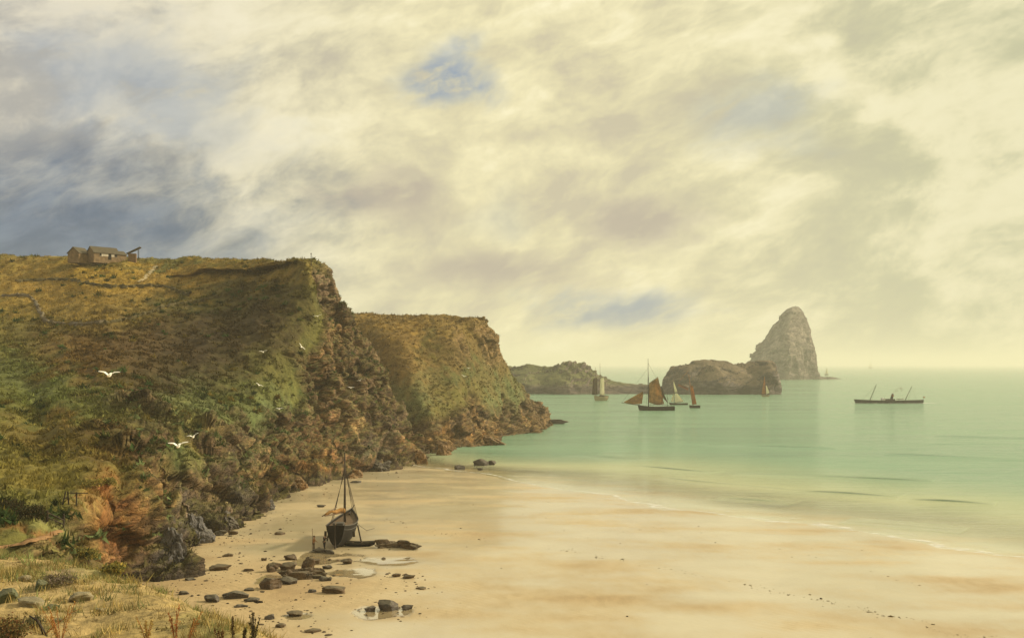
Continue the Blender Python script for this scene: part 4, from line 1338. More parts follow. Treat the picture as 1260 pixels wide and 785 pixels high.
# pixel offsets are (right, up) from the waterline point
def b_main(r, s):
    px_hull(r, s, -19, 24, 4.6, 10, M_TAR, True, 0.8, 2.2, 0.6)
    spar(r, s, 'mast', (-7, 2), (-7.6, 64), 0.30, 0.10, M_DARKWOOD)
    spar(r, s, 'bowsprit', (-17, 6.5), (-40.5, 9.4), 0.20, 0.10, M_DARKWOOD)
    spar(r, s, 'boom', (-6, 7), (15, 6.8), 0.14, 0.10, M_DARKWOOD, 0.1, 1.2)
    spar(r, s, 'gaff', (-6.6, 33), (4.6, 41.5), 0.13, 0.08, M_DARKWOOD, 0.1, 0.9)
    sail(r, s, 'main_sail', ((-6.6, 10), (12.5, 8.0), (5, 41), (-6.2, 33)), 2.0, M_TAN, 0.15, 1.0, 0.8)
    sail(r, s, 'mizzen_sail', ((9, 18), (18.5, 8), (13, 20), (9.5, 30)), 1.0, M_TANDARK, 1.8, 3.2)
    sail(r, s, 'jib', ((-38, 10), (-15, 8.2), (-13.2, 21), (-14.2, 23.5)), 1.1, M_TAN, 0.0, 0.5, 0.5)
    for a, b in (((-4, 5), (-7.4, 46)), ((-10, 5), (-7.4, 46)), ((-40, 9.4), (-7.5, 52)), ((22, 5), (-7.5, 58))):
        spar(r, s, 'shroud', a, b, 0.045, 0.045, M_ROPE)
    spar(r, s, 'mizzen_mast', (16, 4), (16.4, 26), 0.12, 0.06, M_DARKWOOD)
    part('rudder', box((24.5 * s, 0, 0.6), (0.8, 0.16, 2.4)), M_DARKWOOD, r)


sail_boat('sailing_smack', 'large dark hulled smack with big tan sails and long bowsprit in mid bay', 805, 505, b_main)


def b_white_left(r, s):
    px_hull(r, s, -9, 9.5, 5.4, 9, M_PALEHULL, True, 0.6, 1.5, 0.8, R(28))
    spar(r, s, 'mast', (-0.2, 2), (-0.8, 46), 0.22, 0.08)
    spar(r, s, 'mizzen_mast', (-6, 2), (-6.2, 41), 0.18, 0.07)
    sail(r, s, 'main_sail', ((-1.2, 6.5), (4.8, 6.5), (3.8, 29), (-0.2, 27.5)), 1.2, M_CREAM, -0.6, -1.8)
    sail(r, s, 'mizzen_sail', ((-10.5, 7.5), (-3.5, 7), (-4.4, 28.5), (-9, 26.5)), 1.0, M_TANDARK, 0.5, 1.2)
    spar(r, s, 'gaff', (-1, 28), (5.6, 30), 0.10, 0.07)
    part('cabin', box((1.5 * s, 0, 5.6 * s), (3.0, 1.6, 0.9), R(28)), M_DARKWOOD, r)
    for a, b in (((-3, 5), (-0.6, 36)), ((3, 5), (-0.6, 36)), ((-9, 5), (-6.2, 34))):
        spar(r, s, 'shroud', a, b, 0.04, 0.04, M_ROPE)


sail_boat('ketch', 'two masted boat with one cream and one brown sail by the green hill', 739, 493, b_white_left)


def b_white_mid(r, s):
    px_hull(r, s, -6, 16, 1.8, 5, M_TAR, True, 0.5, 0.9, 0.3)
    spar(r, s, 'mast', (-0.2, 1), (-1.6, 31), 0.16, 0.06)
    sail(r, s, 'main_sail', ((0.4, 2.6), (11.6, 4.2), (3.2, 14.5), (0.2, 14.0)), 1.0, M_CREAM, 0.0, 0.8, 0.2)
    sail(r, s, 'top_sail', ((0.2, 15.0), (3.8, 16.0), (-0.6, 28.5), (-1.6, 28.3)), 0.5, M_CREAM, 0.0, 0.5)
    sail(r, s, 'jib', ((-5.2, 4), (-0.9, 3.2), (-0.6, 14), (-0.8, 14.6)), 0.4, M_CREAM, 0.0, 0.3)
    spar(r, s, 'boom', (0, 2.4), (13, 3.6), 0.09, 0.06, None, 0.0, 0.8)
    spar(r, s, 'bowsprit', (-5, 2.2), (-8, 2.8), 0.09, 0.05)


sail_boat('cutter', 'small cutter with bright cream sails just right of the large tan sailed smack', 830, 498, b_white_mid)


def b_brown(r, s):
    px_hull(r, s, -6, 7.5, 3.0, 5, M_TAR, True, 0.5, 0.8, 0.3, R(12))
    spar(r, s, 'mast', (-0.8, 1), (-6.8, 42), 0.17, 0.06, M_RUST)
    sail(r, s, 'lug_sail', ((-2.4, 4), (3.4, 4.6), (-1.4, 27.5), (-5.2, 28)), 0.9, M_RUST, -0.2, 0.5)
    spar(r, s, 'yard', (-19, 32), (-7, 46), 0.08, 0.05, M_RUST)
    sail(r, s, 'fore_sail', ((-20, 27.5), (-7.4, 21.5), (-6.6, 24.5), (-19, 30)), 0.6, M_PINK, 0.2, 0.2)
    spar(r, s, 'stay', (-6.6, 40), (-20, 28), 0.035, 0.035, M_ROPE)


sail_boat('lugger', 'narrow lugger with a rust coloured sail and raked mast beside the cream cutter', 854, 502, b_brown)


def b_orange(r, s):
    px_hull(r, s, -4.5, 6, 2.0, 3.8, M_PALEHULL, True, 0.4, 0.6, 0.3, R(20))
    spar(r, s, 'mast', (0.6, 1), (-0.4, 26), 0.12, 0.05)
    sail(r, s, 'main_sail', ((-3.8, 3), (1.4, 3.2), (0.1, 25), (-0.5, 24.5)), 0.8, M_RUST, -0.1, 0.2)
    sail(r, s, 'mizzen_sail', ((1.8, 2.6), (6.2, 4.6), (2.2, 14), (1.5, 13.5)), 0.6, M_CREAM, -0.2, 0.5)
    spar(r, s, 'bowsprit', (-4, 2.6), (-6.5, 3.2), 0.06, 0.04)


sail_boat('sailing_dinghy', 'tiny boat with an orange and a cream sail under the end of the promontory', 941, 488, b_orange)


def b_far(r, s):
    px_hull(r, s, -2.4, 2.4, 0.9, 1.6, M_PALEHULL, True, 0.4, 0.3, 0.2)
    spar(r, s, 'mast', (0.0, 0.6), (0, 9.0), 0.25, 0.12)
    sail(r, s, 'main_sail', ((0.2, 1.2), (2.0, 1.3), (0.7, 8), (0.2, 8.6)), 0.6, M_CREAM)
    sail(r, s, 'jib', ((-1.9, 1.2), (-0.2, 1.2), (-0.1, 7.2), (-0.2, 7.6)), 0.5, M_CREAM)


sail_boat('yacht', 'far white sail on the horizon just right of the rock stack', 1017, 461.5, b_far, 'distant white sails')
sail_boat('yacht', 'farthest white sail, a speck on the horizon above the steamer', 1071, 453.0, b_far, 'distant white sails')

# ------------------------------------------------------------------ the steamer
d = CAMZ * F / (496 - HZ)
s = d / F
st = empty('steamer', ((1094 - 630) / F * d, d, 0))
tag(st, 'long low black steamer with two raked masts and a smoking funnel', 'ship')
shell, deck, strake, rows = hull_vf(83 * s, 11 * s, 3.2 * s + 1.2, 1.6 * s, 0.8 * s, 0.35, 0.30, 1.0, 26, 7)
for nm, vf, mt in (('hull', shell, M_BLACK), ('deck', deck, M_WOOD), ('bulwark_rail', strake, M_GREYHULL)):
    o = part(nm, vf, mt, st, nm == 'hull'); o.location.z = -1.2; o.rotation_euler = (0, 0, math.pi)
part('mast', tube([(-23.5 * s, 0, 2.0), (-15.5 * s, 0, 23.5 * s)], 0.24, 0.10, 7), M_DARKWOOD, st)
part('mast', tube([(20 * s, 0, 2.0), (28 * s, 0, 21 * s)], 0.24, 0.10, 7), M_DARKWOOD, st)
fn = part('funnel', tube([(2.2 * s, 0, 1.5), (4.8 * s, 0, 11.5 * s)], 0.82, 0.78, 12), M_BLACK, st, True)
part('funnel_band', tube([(4.0 * s, 0, 8.4 * s), (4.4 * s, 0, 9.8 * s)], 0.84, 0.84, 12), M_RUST, fn)
part('deckhouse', box((1 * s, 0, 4.3 * s), (11 * s, 5.5 * s, 2.0 * s)), M_GREYHULL, st)
part('bridge', box((-7.5 * s, 0, 5.0 * s), (3.4 * s, 7 * s, 2.8 * s)), M_WHITE, st)
part('lifeboat', hull_vf(9 * s, 2.6 * s, 1.2 * s, 0.3, 0.3, 0.3)[0], M_WHITE, st, True).location = (13 * s, -1.2, 4.4 * s)
part('paddle_box', prism([(-2 * s, 0.2 * s), (5 * s, 0.2 * s), (4.6 * s, 4.2 * s), (1.5 * s, 5.4 * s), (-1.6 * s, 4.2 * s)], -7.2 * s, -5.4 * s), M_BLACK, st)
part('bowsprit', tube([(-41 * s, 0, 4.2 * s), (-43.5 * s, 0, 4.6 * s)], 0.15, 0.1, 6), M_DARKWOOD, st)
for a, b in (((-33, 4), (-15.8, 22)), ((-21, 4), (-15.8, 22)), ((34, 4), (27.6, 19.5)), ((24, 4), (27.6, 19.5))):
    part('stay', tube([(a[0] * s, 0, a[1] * s), (b[0] * s, 0, b[1] * s)], 0.04, n=4), M_ROPE, st)
fl = part('flag', sail_vf([(42.0 * s, 0, 6.6 * s), (44.5 * s, 0.3, 6.4 * s), (44.5 * s, 0.3, 7.8 * s), (42.0 * s, 0, 8 * s)], 0.1, 4), M_RUST, st)
part('flag_staff', tube([(41.8 * s, 0, 3.6 * s), (42.0 * s, 0, 8.2 * s)], 0.06, n=4), M_DARKWOOD, fl)
# smoke: a few drifting puffs of real vapour
m = bpy.data.materials.new('coal_smoke'); m.use_nodes = True
t = NT(m.node_tree)
co = t.node('ShaderNodeTexCoord').outputs['Object']
den = t.math('MULTIPLY', t.ss(t.noise(co, 0.55, 4.0, 0.6), 0.42, 0.62), 0.55)
vol = t.node('ShaderNodeVolumePrincipled', {'Color': (0.24, 0.21, 0.17, 1), 'Density': den})
o_ = t.node('ShaderNodeOutputMaterial'); t.l.new(vol.outputs[0], o_.inputs['Volume'])
puffs = []
for k, (x, z, r_) in enumerate(((5.5, 13.5, 1.3), (7.5, 15.2, 1.9), (10.5, 16.8, 2.5), (14, 17.6, 3.0))):
    P, Fc = rock_vf(2.4 * r_ * s, 1.6 * r_ * s, 1.5 * r_ * s, 700 + k, 2, 0)
    puffs.append(([tuple(np.array(q) + (x * s, 0, (z - 0.7 * r_) * s)) for q in P], Fc))
smk = mesh_obj('smoke', *join(*puffs), m)
smk.location = st.location
tag(smk, 'thin grey smoke drifting from the funnel of the steamer', kind='stuff')
# wake
m, t = new_mat('wake_foam')
co = t.node('ShaderNodeTexCoord').outputs['Object']
f_ = t.ss(t.noise(t.vmath('MULTIPLY', co, (0.12, 0.8, 1)), 1.0, 5.0, 0.7), 0.40, 0.62)
t.node('ShaderNodeOutputMaterial', {0: t.node('ShaderNodeMixShader', {0: t.math('MULTIPLY', f_, 0.85), 1: t.node('ShaderNodeBsdfTransparent').outputs[0], 2: t.node('ShaderNodeBsdfDiffuse', {'Color': (0.75, 0.75, 0.68, 1)}).outputs[0]}).outputs[0]})
pts, n_ = [], 40
for i in range(n_ + 1):
    x = (-42 + 100 * i / n_) * s
    wd = (3.2 + 2.6 * i / n_) * (1 + 0.25 * math.sin(i * 1.7)) * math.sin(math.pi * min(1, 0.08 + i / n_ * 0.95)) ** 0.5
    pts += [(x, -wd - 2.6, 0.09), (x, wd + 0.5, 0.09)]
wk = mesh_obj('wake_foam', pts, [(2 * i, 2 * i + 1, 2 * i + 3, 2 * i + 2) for i in range(n_)], m)
wk.location = st.location
tag(wk, 'thin white wake trailing along and behind the steamer', kind='stuff')

# ------------------------------------------------------------------ farm on the plateau
M_WALL = simple('farm_stone', (0.20, 0.135, 0.07), 0.9, 0.35, 1.2, 0.5, 0.05)
M_ROOF = simple('old_slate', (0.085, 0.070, 0.042), 0.8, 0.4, 2.0, 0.5, 0.04, 0.3, (1, 1, 4))
M_LIME = simple('lime_wash', (0.52, 0.46, 0.36), 0.9, 0.3, 1.5, 0.3)
M_VOID = simple('dark_opening', (0.012, 0.010, 0.009), 0.9)


def cottage(px, py, d, w_, l_, wall_h, ridge_h, rz, name, label, lime=False, chimney=True):
    q = pix(px, py, d)
    r = empty(name, q, rz)
    tag(r, label, 'building', 'farm buildings on the hill')
    poly = [(-w_ / 2, -1.5), (w_ / 2, -1.5), (w_ / 2, wall_h), (0, ridge_h), (-w_ / 2, wall_h)]
    part('wall', prism(poly, -l_ / 2, l_ / 2, 0), M_WALL, r)
    oh, th = 0.25, 0.16
    sl = (ridge_h - wall_h) / (w_ / 2)
    rf = []
    for s_ in (-1, 1):
        a = (s_ * (w_ / 2 + oh), wall_h - oh * sl + 0.02)
        poly = [a, (0, ridge_h + 0.02), (0, ridge_h + 0.02 + th * 1.3), (a[0], a[1] + th)]
        rf.append(prism(poly, -l_ / 2 - 0.2, l_ / 2 + 0.2, 0))
    roof = part('roof', join(*rf), M_ROOF, r)
    if chimney:
        part('chimney', box((-l_ / 2 + 0.5, 0, ridge_h + 0.35), (0.7, 0.8, 1.3)), M_WALL, roof)
    if lime:
        part('lime_washed_panel', box((0.4, -w_ / 2 - 0.03, wall_h - 0.55), (l_ * 0.5, 0.06, 0.85)), M_LIME, r)
        dr = part('door', box((1.0, -w_ / 2 - 0.04, 0.55), (0.95, 0.10, 1.9)), M_VOID, r)
        part('lintel', box((1.0, -w_ / 2 - 0.06, 1.6), (1.2, 0.12, 0.16)), M_WOOD, dr)
        for x in (-1.8, 3.0):
            wn_ = part('window', box((x, -w_ / 2 - 0.025, 0.9), (0.8, 0.05, 0.8)), M_VOID, r)
            part('sill', box((x, -w_ / 2 - 0.05, 0.46), (1.0, 0.14, 0.08)), M_LIME, wn_)
    return r


FD = 326
house = cottage(127, 318.3, FD, 3.9, 8.2, 1.5, 3.2, R(50), 'farmhouse', 'stone farmhouse with dark slate roof on the skyline of the tall headland', True, False)
ext = cottage(145, 318, FD + 5.5, 3.4, 3.6, 1.0, 2.0, R(52), 'barn', 'low lean barn joined to the seaward end of the stone farmhouse', False, False)
cottage(97, 318, FD - 3, 4.0, 4.6, 1.4, 3.0, R(70), 'barn', 'low round shouldered barn on the landward side of the stone farmhouse', False, False)
q = pix(163, 319, FD)
sh = empty('open_shed', q, R(10))
tag(sh, 'small shed under a steep tilted roof on the seaward side of the farmhouse', 'building', 'farm buildings on the hill')
part('wall', box((0, 0, 0.3), (2.2, 1.8, 2.6)), simple('red_earth_wall', (0.18, 0.11, 0.055), 0.9), sh)
part('roof', box((0.4, 0, 2.55), (4.4, 2.6, 0.22), 0, R(-27)), M_ROOF, sh)
for y in (-0.8, 0.8):
    part('post', tube([(1.7, y, -0.5), (1.7, y, 3.0)], 0.08, n=6), M_DARKWOOD, sh)
q = pix(67, 318.0, FD - 6)
o = mesh_obj('hay_stack', *rock_vf(3.4, 2.2, 1.1, 41, 3, 2), simple('hay', (0.50, 0.38, 0.13), 0.95, 0.3, 5), smooth=True)
o.location = q + (0, 0, -0.4)
tag(o, 'pale low stack of hay at the landward end of the farm', 'haystack')
q = ground_at(385, 324, HEAD)
pst = mesh_obj('marker_post', *join(tube([(0, 0, -0.6), (0.02, 0, 1.4), (0.0, 0, 3.2)], 0.12, 0.07, 7), box((0.0, 0, 3.0), (0.34, 0.1, 0.12))), M_DARKWOOD)
pst.location = (q[0], q[1], q[2])
tag(pst, 'lone marker post at the brink of the tall headland', 'post')
q = pix(979, 381, 1770)
cairn = mesh_obj('beacon', *join(tube([(0, 0, -4), (0, 0, 6)], 0.9, 0.3, 6), box((0, 0, 4), (2.4, 0.4, 0.4))), M_DARKWOOD)
cairn.location = q
tag(cairn, 'tiny beacon on the summit of the rock stack', 'beacon')

# weathered stakes along the brow of the second headland
fc = empty('stake_fence', ground_at(510, 389, HEAD2))
tag(fc, 'straggling line of thin leaning stakes on top of the second headland', 'fence')
x0 = fc.location
pv = None
for k in range(26):
    px = 470 + k * 3.1 + random.uniform(-1, 1)
    g = ground_at(px, 389 + (2 if px > 530 else 0), HEAD2, 5)
    hgt = random.uniform(1.6, 2.9) * (1.0 if px < 530 else 0.75)
    b = g - np.array(x0) - (0, 0, 0.4)
    tp = b + (random.uniform(-0.9, 0.1), 0, hgt)
    part('stake', tube([b, tp], 0.055, 0.03, 5), M_DARKWOOD, fc)
    if pv is not None and k % 3:
        part('wire', tube([pv + (0, 0, hgt * 0.6), b + (0, 0, hgt * 0.6)], 0.02, n=4), M_ROPE, fc)
    pv = b


# ------------------------------------------------------------------ old field walls on the hill
def field_wall(name, label, line, h, wd, mat, seed, T=None):
    pts = catmull(np.array(line, float), np.linspace(0, len(line) - 1, 60))
    P = np.array([ground_at(a, b, T or HEAD) for a, b in pts])
    P[:, 2] = np.convolve(np.pad(P[:, 2], 2, 'edge'), np.ones(5) / 5, 'valid')
    V, Fc = [], []
    for i, q in enumerate(P):
        hh = h * (1 + 0.9 * float(fbm(np.array([[i * 0.5, seed, 0]]), 2)[0]))
        dv = P[min(i + 1, 59)] - P[max(i - 1, 0)]
        n = np.array((-dv[1], dv[0], 0)); n /= max(np.linalg.norm(n), 1e-6)
        for o_, z in ((-1, -0.5), (-0.75, 0.55 * hh), (-0.3, hh), (0.3, hh * 0.95), (0.75, 0.5 * hh), (1, -0.5)):
            V.append(q + n * o_ * wd / 2 + (0, 0, z) + 0.12 * rng.normal(size=3))
    for i in range(59):
        for j in range(5):
            Fc.append((i * 6 + j, i * 6 + j + 1, i * 6 + 7 + j, i * 6 + 6 + j))
    o = mesh_obj(name, V, Fc, mat)
    tag(o, label, 'wall' if 'wall' in name else 'hedge', 'field boundaries on the hill')


M_FWALL = rock_mat('field_wall_stone', (0.09, 0.07, 0.04), (0.20, 0.15, 0.08))
M_HEDGE = simple('clipped_gorse', (0.085, 0.068, 0.026), 0.95, 0.5, 1.2, 0.9, 0.2)
field_wall('field_wall', 'broken stone wall bending down the golden hill near the picture edge', ((2, 361), (35, 361), (47, 372), (58, 392), (90, 396), (130, 394)), 0.55, 0.9, M_FWALL, 1.0)
field_wall('hedge', 'dark hedge line crossing the golden hill below the farm', ((20, 343), (75, 341), (110, 346), (150, 350), (200, 349), (232, 360)), 0.5, 1.0, M_HEDGE, 2.0)
field_wall('hedge', 'dark hedge line slanting up the hill towards the brink', ((120, 396), (165, 388), (205, 374), (250, 366), (300, 352)), 0.5, 1.0, M_HEDGE, 3.0)

# ------------------------------------------------------------------ gulls
M_GULL = simple('gull_white', (0.82, 0.79, 0.70), 0.7, 0.08, 8, 0.1)
M_TIP = simple('gull_wing_tip', (0.022, 0.020, 0.018), 0.7, 0.2, 8, 0.1)
M_GREYW = simple('gull_grey', (0.50, 0.49, 0.45), 0.7, 0.1, 8, 0.1)


def gull(px, py, span, roll, flap, label, dark=False, yaw=0.0):
    d = 1.35 * F / span
    r = empty('gull', pix(px, py, d))
    r.rotation_euler = (0.25, R(roll), R(yaw))
    tag(r, label, 'gull', 'gulls wheeling in front of the cliffs')
    P, Fc = rock_vf(0.13, 0.46, 0.14, 5, 2, 0)
    b = part('body', (np.array(P) - (0, 0, 0.07), Fc), M_TIP if dark else M_GULL, r, True)
    hd = part('head', (np.array(rock_vf(0.09, 0.11, 0.09, 6, 2, 0)[0]) + (0, -0.27, -0.02), rock_vf(0.09, 0.11, 0.09, 6, 2, 0)[1]), M_TIP if dark else M_GULL, r, True)
    part('beak', tube([(0, -0.32, 0.02), (0, -0.39, 0.0)], 0.014, 0.004, 5), M_RUST, hd)
    part('tail', prism([(-0.03, 0.20), (0.03, 0.20), (0.09, 0.36), (-0.09, 0.36)], -0.008, 0.008, 2), M_TIP if dark else M_GULL, r)
    for s_ in (-1, 1):
        st_ = [(0.04, 0.0, 0.19), (0.22, 0.14 * flap, 0.19), (0.40, 0.15 * flap + 0.01, 0.15), (0.54, 0.13 * flap + 0.03, 0.10), (0.69, 0.09 * flap + 0.06, 0.02)]
        def strip(a, b_):
            V = []
            for x, z, c_ in st_[a:b_]:
                for e_ in (0, 1):
                    V += [(s_ * x, -0.10 + 0.18 * x ** 2 - c_ * 0.4, z + 0.012 * e_), (s_ * x, -0.10 + 0.18 * x ** 2 + c_ * 0.6, z + 0.012 * e_)]
            n = b_ - a
            f = []
            for i in range(n - 1):
                q_ = 4 * i
                f += [(q_, q_ + 1, q_ + 5, q_ + 4), (q_ + 2, q_ + 6, q_ + 7, q_ + 3), (q_, q_ + 4, q_ + 6, q_ + 2), (q_ + 1, q_ + 3, q_ + 7, q_ + 5)]
            return V, f
        wg = part('wing', strip(0, 4 if span > 14 else 5), M_TIP if dark else M_GULL, r)
        if span > 14:
            part('wing_tip', strip(3, 5), M_TIP, wg)


for a in (
    (135, 461, 33, 2, 1.0, 'large gull with black wing tips gliding over the brown hillside below the farm'),
    (220, 548, 31, -3, 1.1, 'large gull with black wing tips low over the green gully by the near cliff'),
    (238, 537, 19, -16, 1.2, 'gull tilting just above the large one over the green gully'),
    (324, 433, 11, -8, 1.2, 'gull with raised wings over the dark heath face of the tall headland'),
    (340, 442, 6, 0, 1.4, 'tiny pale gull just below the raised winged gull of the dark face'),
    (319, 474, 10, 25, 1.0, 'gull banking steeply low on the dark heath face'),
    (344, 503, 10, -4, 0.9, 'gull flying level above the mossy ledge of the tall headland'),
    (371, 427, 11, 48, 1.1, 'gull turned almost on its side in front of the tall cliff'),
    (391, 389, 11, -10, 0.8, 'gull gliding highest in front of the tall cliff face'),
    (415, 395, 5, 0, 1.2, 'tiny gull near the jagged seaward edge of the tall cliff'),
    (432, 477, 9, 2, 0.8, 'gull gliding low before the dark crag of the tall headland'),
    (443, 468, 8, -28, 1.0, 'gull banking just above the one before the dark crag'),
    (273, 454, 5, 0, 1.3, 'lone tiny gull over the middle of the brown slope'),
    (577, 453, 6, 0, 1.1, 'upper of two tiny gulls at the face of the second headland'),
    (571, 463, 7, 18, 1.0, 'lower of two tiny gulls at the face of the second headland'),
    (554, 432, 5, -12, 1.0, 'tiny gull close below the grassy top of the second headland'),
):
    gull(*a)
gull(502, 452, 8, 18, 0.9, 'single dark bird crossing the brown slope of the second headland', True)

# ------------------------------------------------------------------ plants
def leaf_mat(name):
    m, t = new_mat(name)
    col = t.node('ShaderNodeAttribute', attribute_name='Col').outputs['Color']
    d = t.node('ShaderNodeBsdfDiffuse', {'Color': col}).outputs[0]
    tr = t.node('ShaderNodeBsdfTranslucent', {'Color': col}).outputs[0]
    t.node('ShaderNodeOutputMaterial', {0: t.node('ShaderNodeMixShader', {0: 0.25, 1: d, 2: tr}).outputs[0]})
    return m


M_LEAF = leaf_mat('seeds_and_leaves')


def scatter_pts(T, n, mask, seed):
    """random points of a terrain sheet, even by area, where mask allows"""
    r_ = np.random.default_rng(seed)
    nu, nv = T['shape']
    G = T['P'].reshape(nu, nv, 3)
    A = np.linalg.norm(np.cross(G[1:, :-1] - G[:-1, :-1], G[:-1, 1:] - G[:-1, :-1]), axis=-1)
    w_ = (A * mask.reshape(nu, nv)[:-1, :-1]).ravel()
    # seen more densely where it is near
    k = r_.choice(len(w_), n, p=w_ / w_.sum())
    i, j = np.divmod(k, nv - 1)
    a, b = r_.random((2, n))
    P = G[i, j] + (G[i + 1, j] - G[i, j]) * a[:, None] + (G[i, j + 1] - G[i, j]) * b[:, None]
    idx = i * nv + j
    return P, T['N'][idx], T['col'][idx], r_


def tufts(name, label, P, N, col, size, r_, blades=7, upright=0.5, width=0.16, vary=0.35):
    """each point becomes a tuft of pointed blades; all tufts of one kind of cover are one mass"""
    n = len(P)
    sz = size * r_.uniform(0.55, 1.5, n)
    tone = np.exp(r_.normal(0, vary, n))[:, None]
    V = np.empty((n, blades, 3, 3), np.float32)
    cc = np.empty((n, blades, 3, 3), np.float32)
    for b in range(blades):
        d = r_.normal(size=(n, 3)); d /= np.linalg.norm(d, axis=1)[:, None]
        d = d * (1 - upright) + (N * 0.4 + np.array((0, 0, 0.6))) * upright
        d /= np.linalg.norm(d, axis=1)[:, None]
        side = np.cross(d, r_.normal(size=(n, 3))); side /= np.linalg.norm(side, axis=1)[:, None]
        ln = (sz * r_.uniform(0.5, 1.2, n))[:, None]
        root = P + 0.35 * sz[:, None] * r_.normal(size=(n, 3)) * (1, 1, 0.25) - 0.08 * sz[:, None] * N
        V[:, b, 0] = root - side * ln * width
        V[:, b, 1] = root + side * ln * width
        V[:, b, 2] = root + d * ln
        k = col * tone * r_.uniform(0.75, 1.3, (n, 1))
        cc[:, b] = k[:, None, :]
    m_ = n * blades
    o = mesh_obj(name, V.reshape(-1, 3), np.arange(m_ * 3).reshape(-1, 3), M_LEAF, colors=cc.reshape(-1, 3))
    tag(o, label, kind='stuff')
    return o


def vis(T, lo=-40, hi=1300):
    qx, qy = to_pix(T['P'])
    return ((qx > lo) & (qx < hi) & (qy < 800) & (T['P'][:, 1] > 8)).astype(float) * (sstep(T['P'][:, 1], 520, 60) * 0.7 + 0.3)


DGORSE = (0.035, 0.05, 0.018)
lumi = HEAD['col'].mean(axis=1)
greenness = HEAD['col'][:, 1] / np.maximum(HEAD['col'][:, 0], 1e-4)
veg = (1 - HEAD['rock']) * vis(HEAD) * (HEAD['N'][:, 2] > 0.25)
red = (HEAD['col'][:, 0] > 2.2 * HEAD['col'][:, 1])
veg = veg * np.where(red, 0.15, 1.0)
clump = sstep(fbm(HEAD['P'] / 5.0 + 3, 3), -0.15, 0.45)
gold = sstep(lumi, 0.075, 0.13)
P, N, c_, r_ = scatter_pts(HEAD, 26000, veg * gold * (0.35 + 0.65 * clump) + 1e-12, 1)
tufts('grass', 'golden rough grass over the top and shoulder of the tall headland', P, N, c_ * 1.12, 0.42, r_, 6, 0.7, 0.14, 0.25)
P, N, c_, r_ = scatter_pts(HEAD, 15500, veg * (HEAD['rock'] < 0.6) * (1 - gold) * (0.10 + 0.9 * clump) + 1e-12, 2)
tufts('heather', 'dark heather and bramble mat on the brown face of the tall headland', P, N, c_ * 1.15, 0.6, r_, 11, 0.34, 0.22, 0.28)
ledge = HEAD['rock'] * (HEAD['N'][:, 2] > 0.5) * vis(HEAD) * clump * (HEAD['P'][:, 2] > 5)
P, N, c_, r_ = scatter_pts(HEAD, 1800, ledge + 1e-12, 3)
gcol = np.where(r_.random((len(P), 1)) < 0.6, np.array([MOSS]), np.array([GREEN]))
tufts('undergrowth', 'green samphire and ivy growing on the ledges of the tall cliff', P, N, gcol, 0.6, r_, 10, 0.35, 0.26, 0.35)
P, N, c_, r_ = scatter_pts(HEAD, 700, veg * (HEAD['rock'] < 0.3) * sstep(fbm(HEAD['P'] / 14.0 + 60, 3), 0.0, 0.35) + 1e-12, 9)
gcol = np.array([GREEN, DGORSE, (0.16, 0.125, 0.03), (0.075, 0.085, 0.026)])[r_.integers(0, 4, len(P))]
tufts('gorse', 'scattered low gorse and bracken clumps over the tall headland', P + N * 0.15, N, gcol, 0.75, r_, 46, 0.3, 0.16, 0.25)
v2 = (1 - HEAD2['rock']) * vis(HEAD2) * (HEAD2['N'][:, 2] > 0.2)
P, N, c_, r_ = scatter_pts(HEAD2, 9000, v2 * (0.3 + 0.7 * sstep(fbm(HEAD2['P'] / 6.0, 3), -0.2, 0.4)) + 1e-12, 4)
tufts('grass', 'brown and green turf on the slope of the second headland', P, N, c_, 0.6, r_, 7, 0.5, 0.2, 0.3)

# the dune's own grass: sparse, in clumps, straw and grey green
dq = vis(DUNE, -30, 420) * sstep(fbm(DUNE['P'] / 2.6 + 8, 3), -0.05, 0.5)
P, N, c_, r_ = scatter_pts(DUNE, 2600, dq + 1e-12, 5)
straw = np.where(r_.random((len(P), 1)) < 0.62, np.array([(0.33, 0.25, 0.095)]), np.array([(0.17, 0.18, 0.065)]))
tufts('dune_grass', 'straw and grey green tufts over the near sandy bank', P, N, straw, 0.34, r_, 16, 0.66, 0.035, 0.3)
brow = vis(DUNE, -30, 420) * sstep(DUNE['P'][:, 1], 40, 56)
P, N, c_, r_ = scatter_pts(DUNE, 1500, brow + 1e-12, 6)
straw = np.where(r_.random((len(P), 1)) < 0.5, np.array([(0.30, 0.235, 0.085)]), np.array([(0.16, 0.19, 0.07)]))
tufts('dune_grass', 'taller yellow grass along the brow of the sandy bank', P, N, straw, 0.5, r_, 12, 0.6, 0.04, 0.3)
P, N, c_, r_ = scatter_pts(DUNE, 2600, vis(DUNE, -30, 420) * sstep(fbm(DUNE['P'] / 1.7 + 30, 3), 0.1, 0.5) + 1e-12, 8)
tufts('litter', 'dry stalks and small weeds lying on the sandy bank', P, N, c_ * 0.55, 0.13, r_, 9, 0.35, 0.14, 0.4)


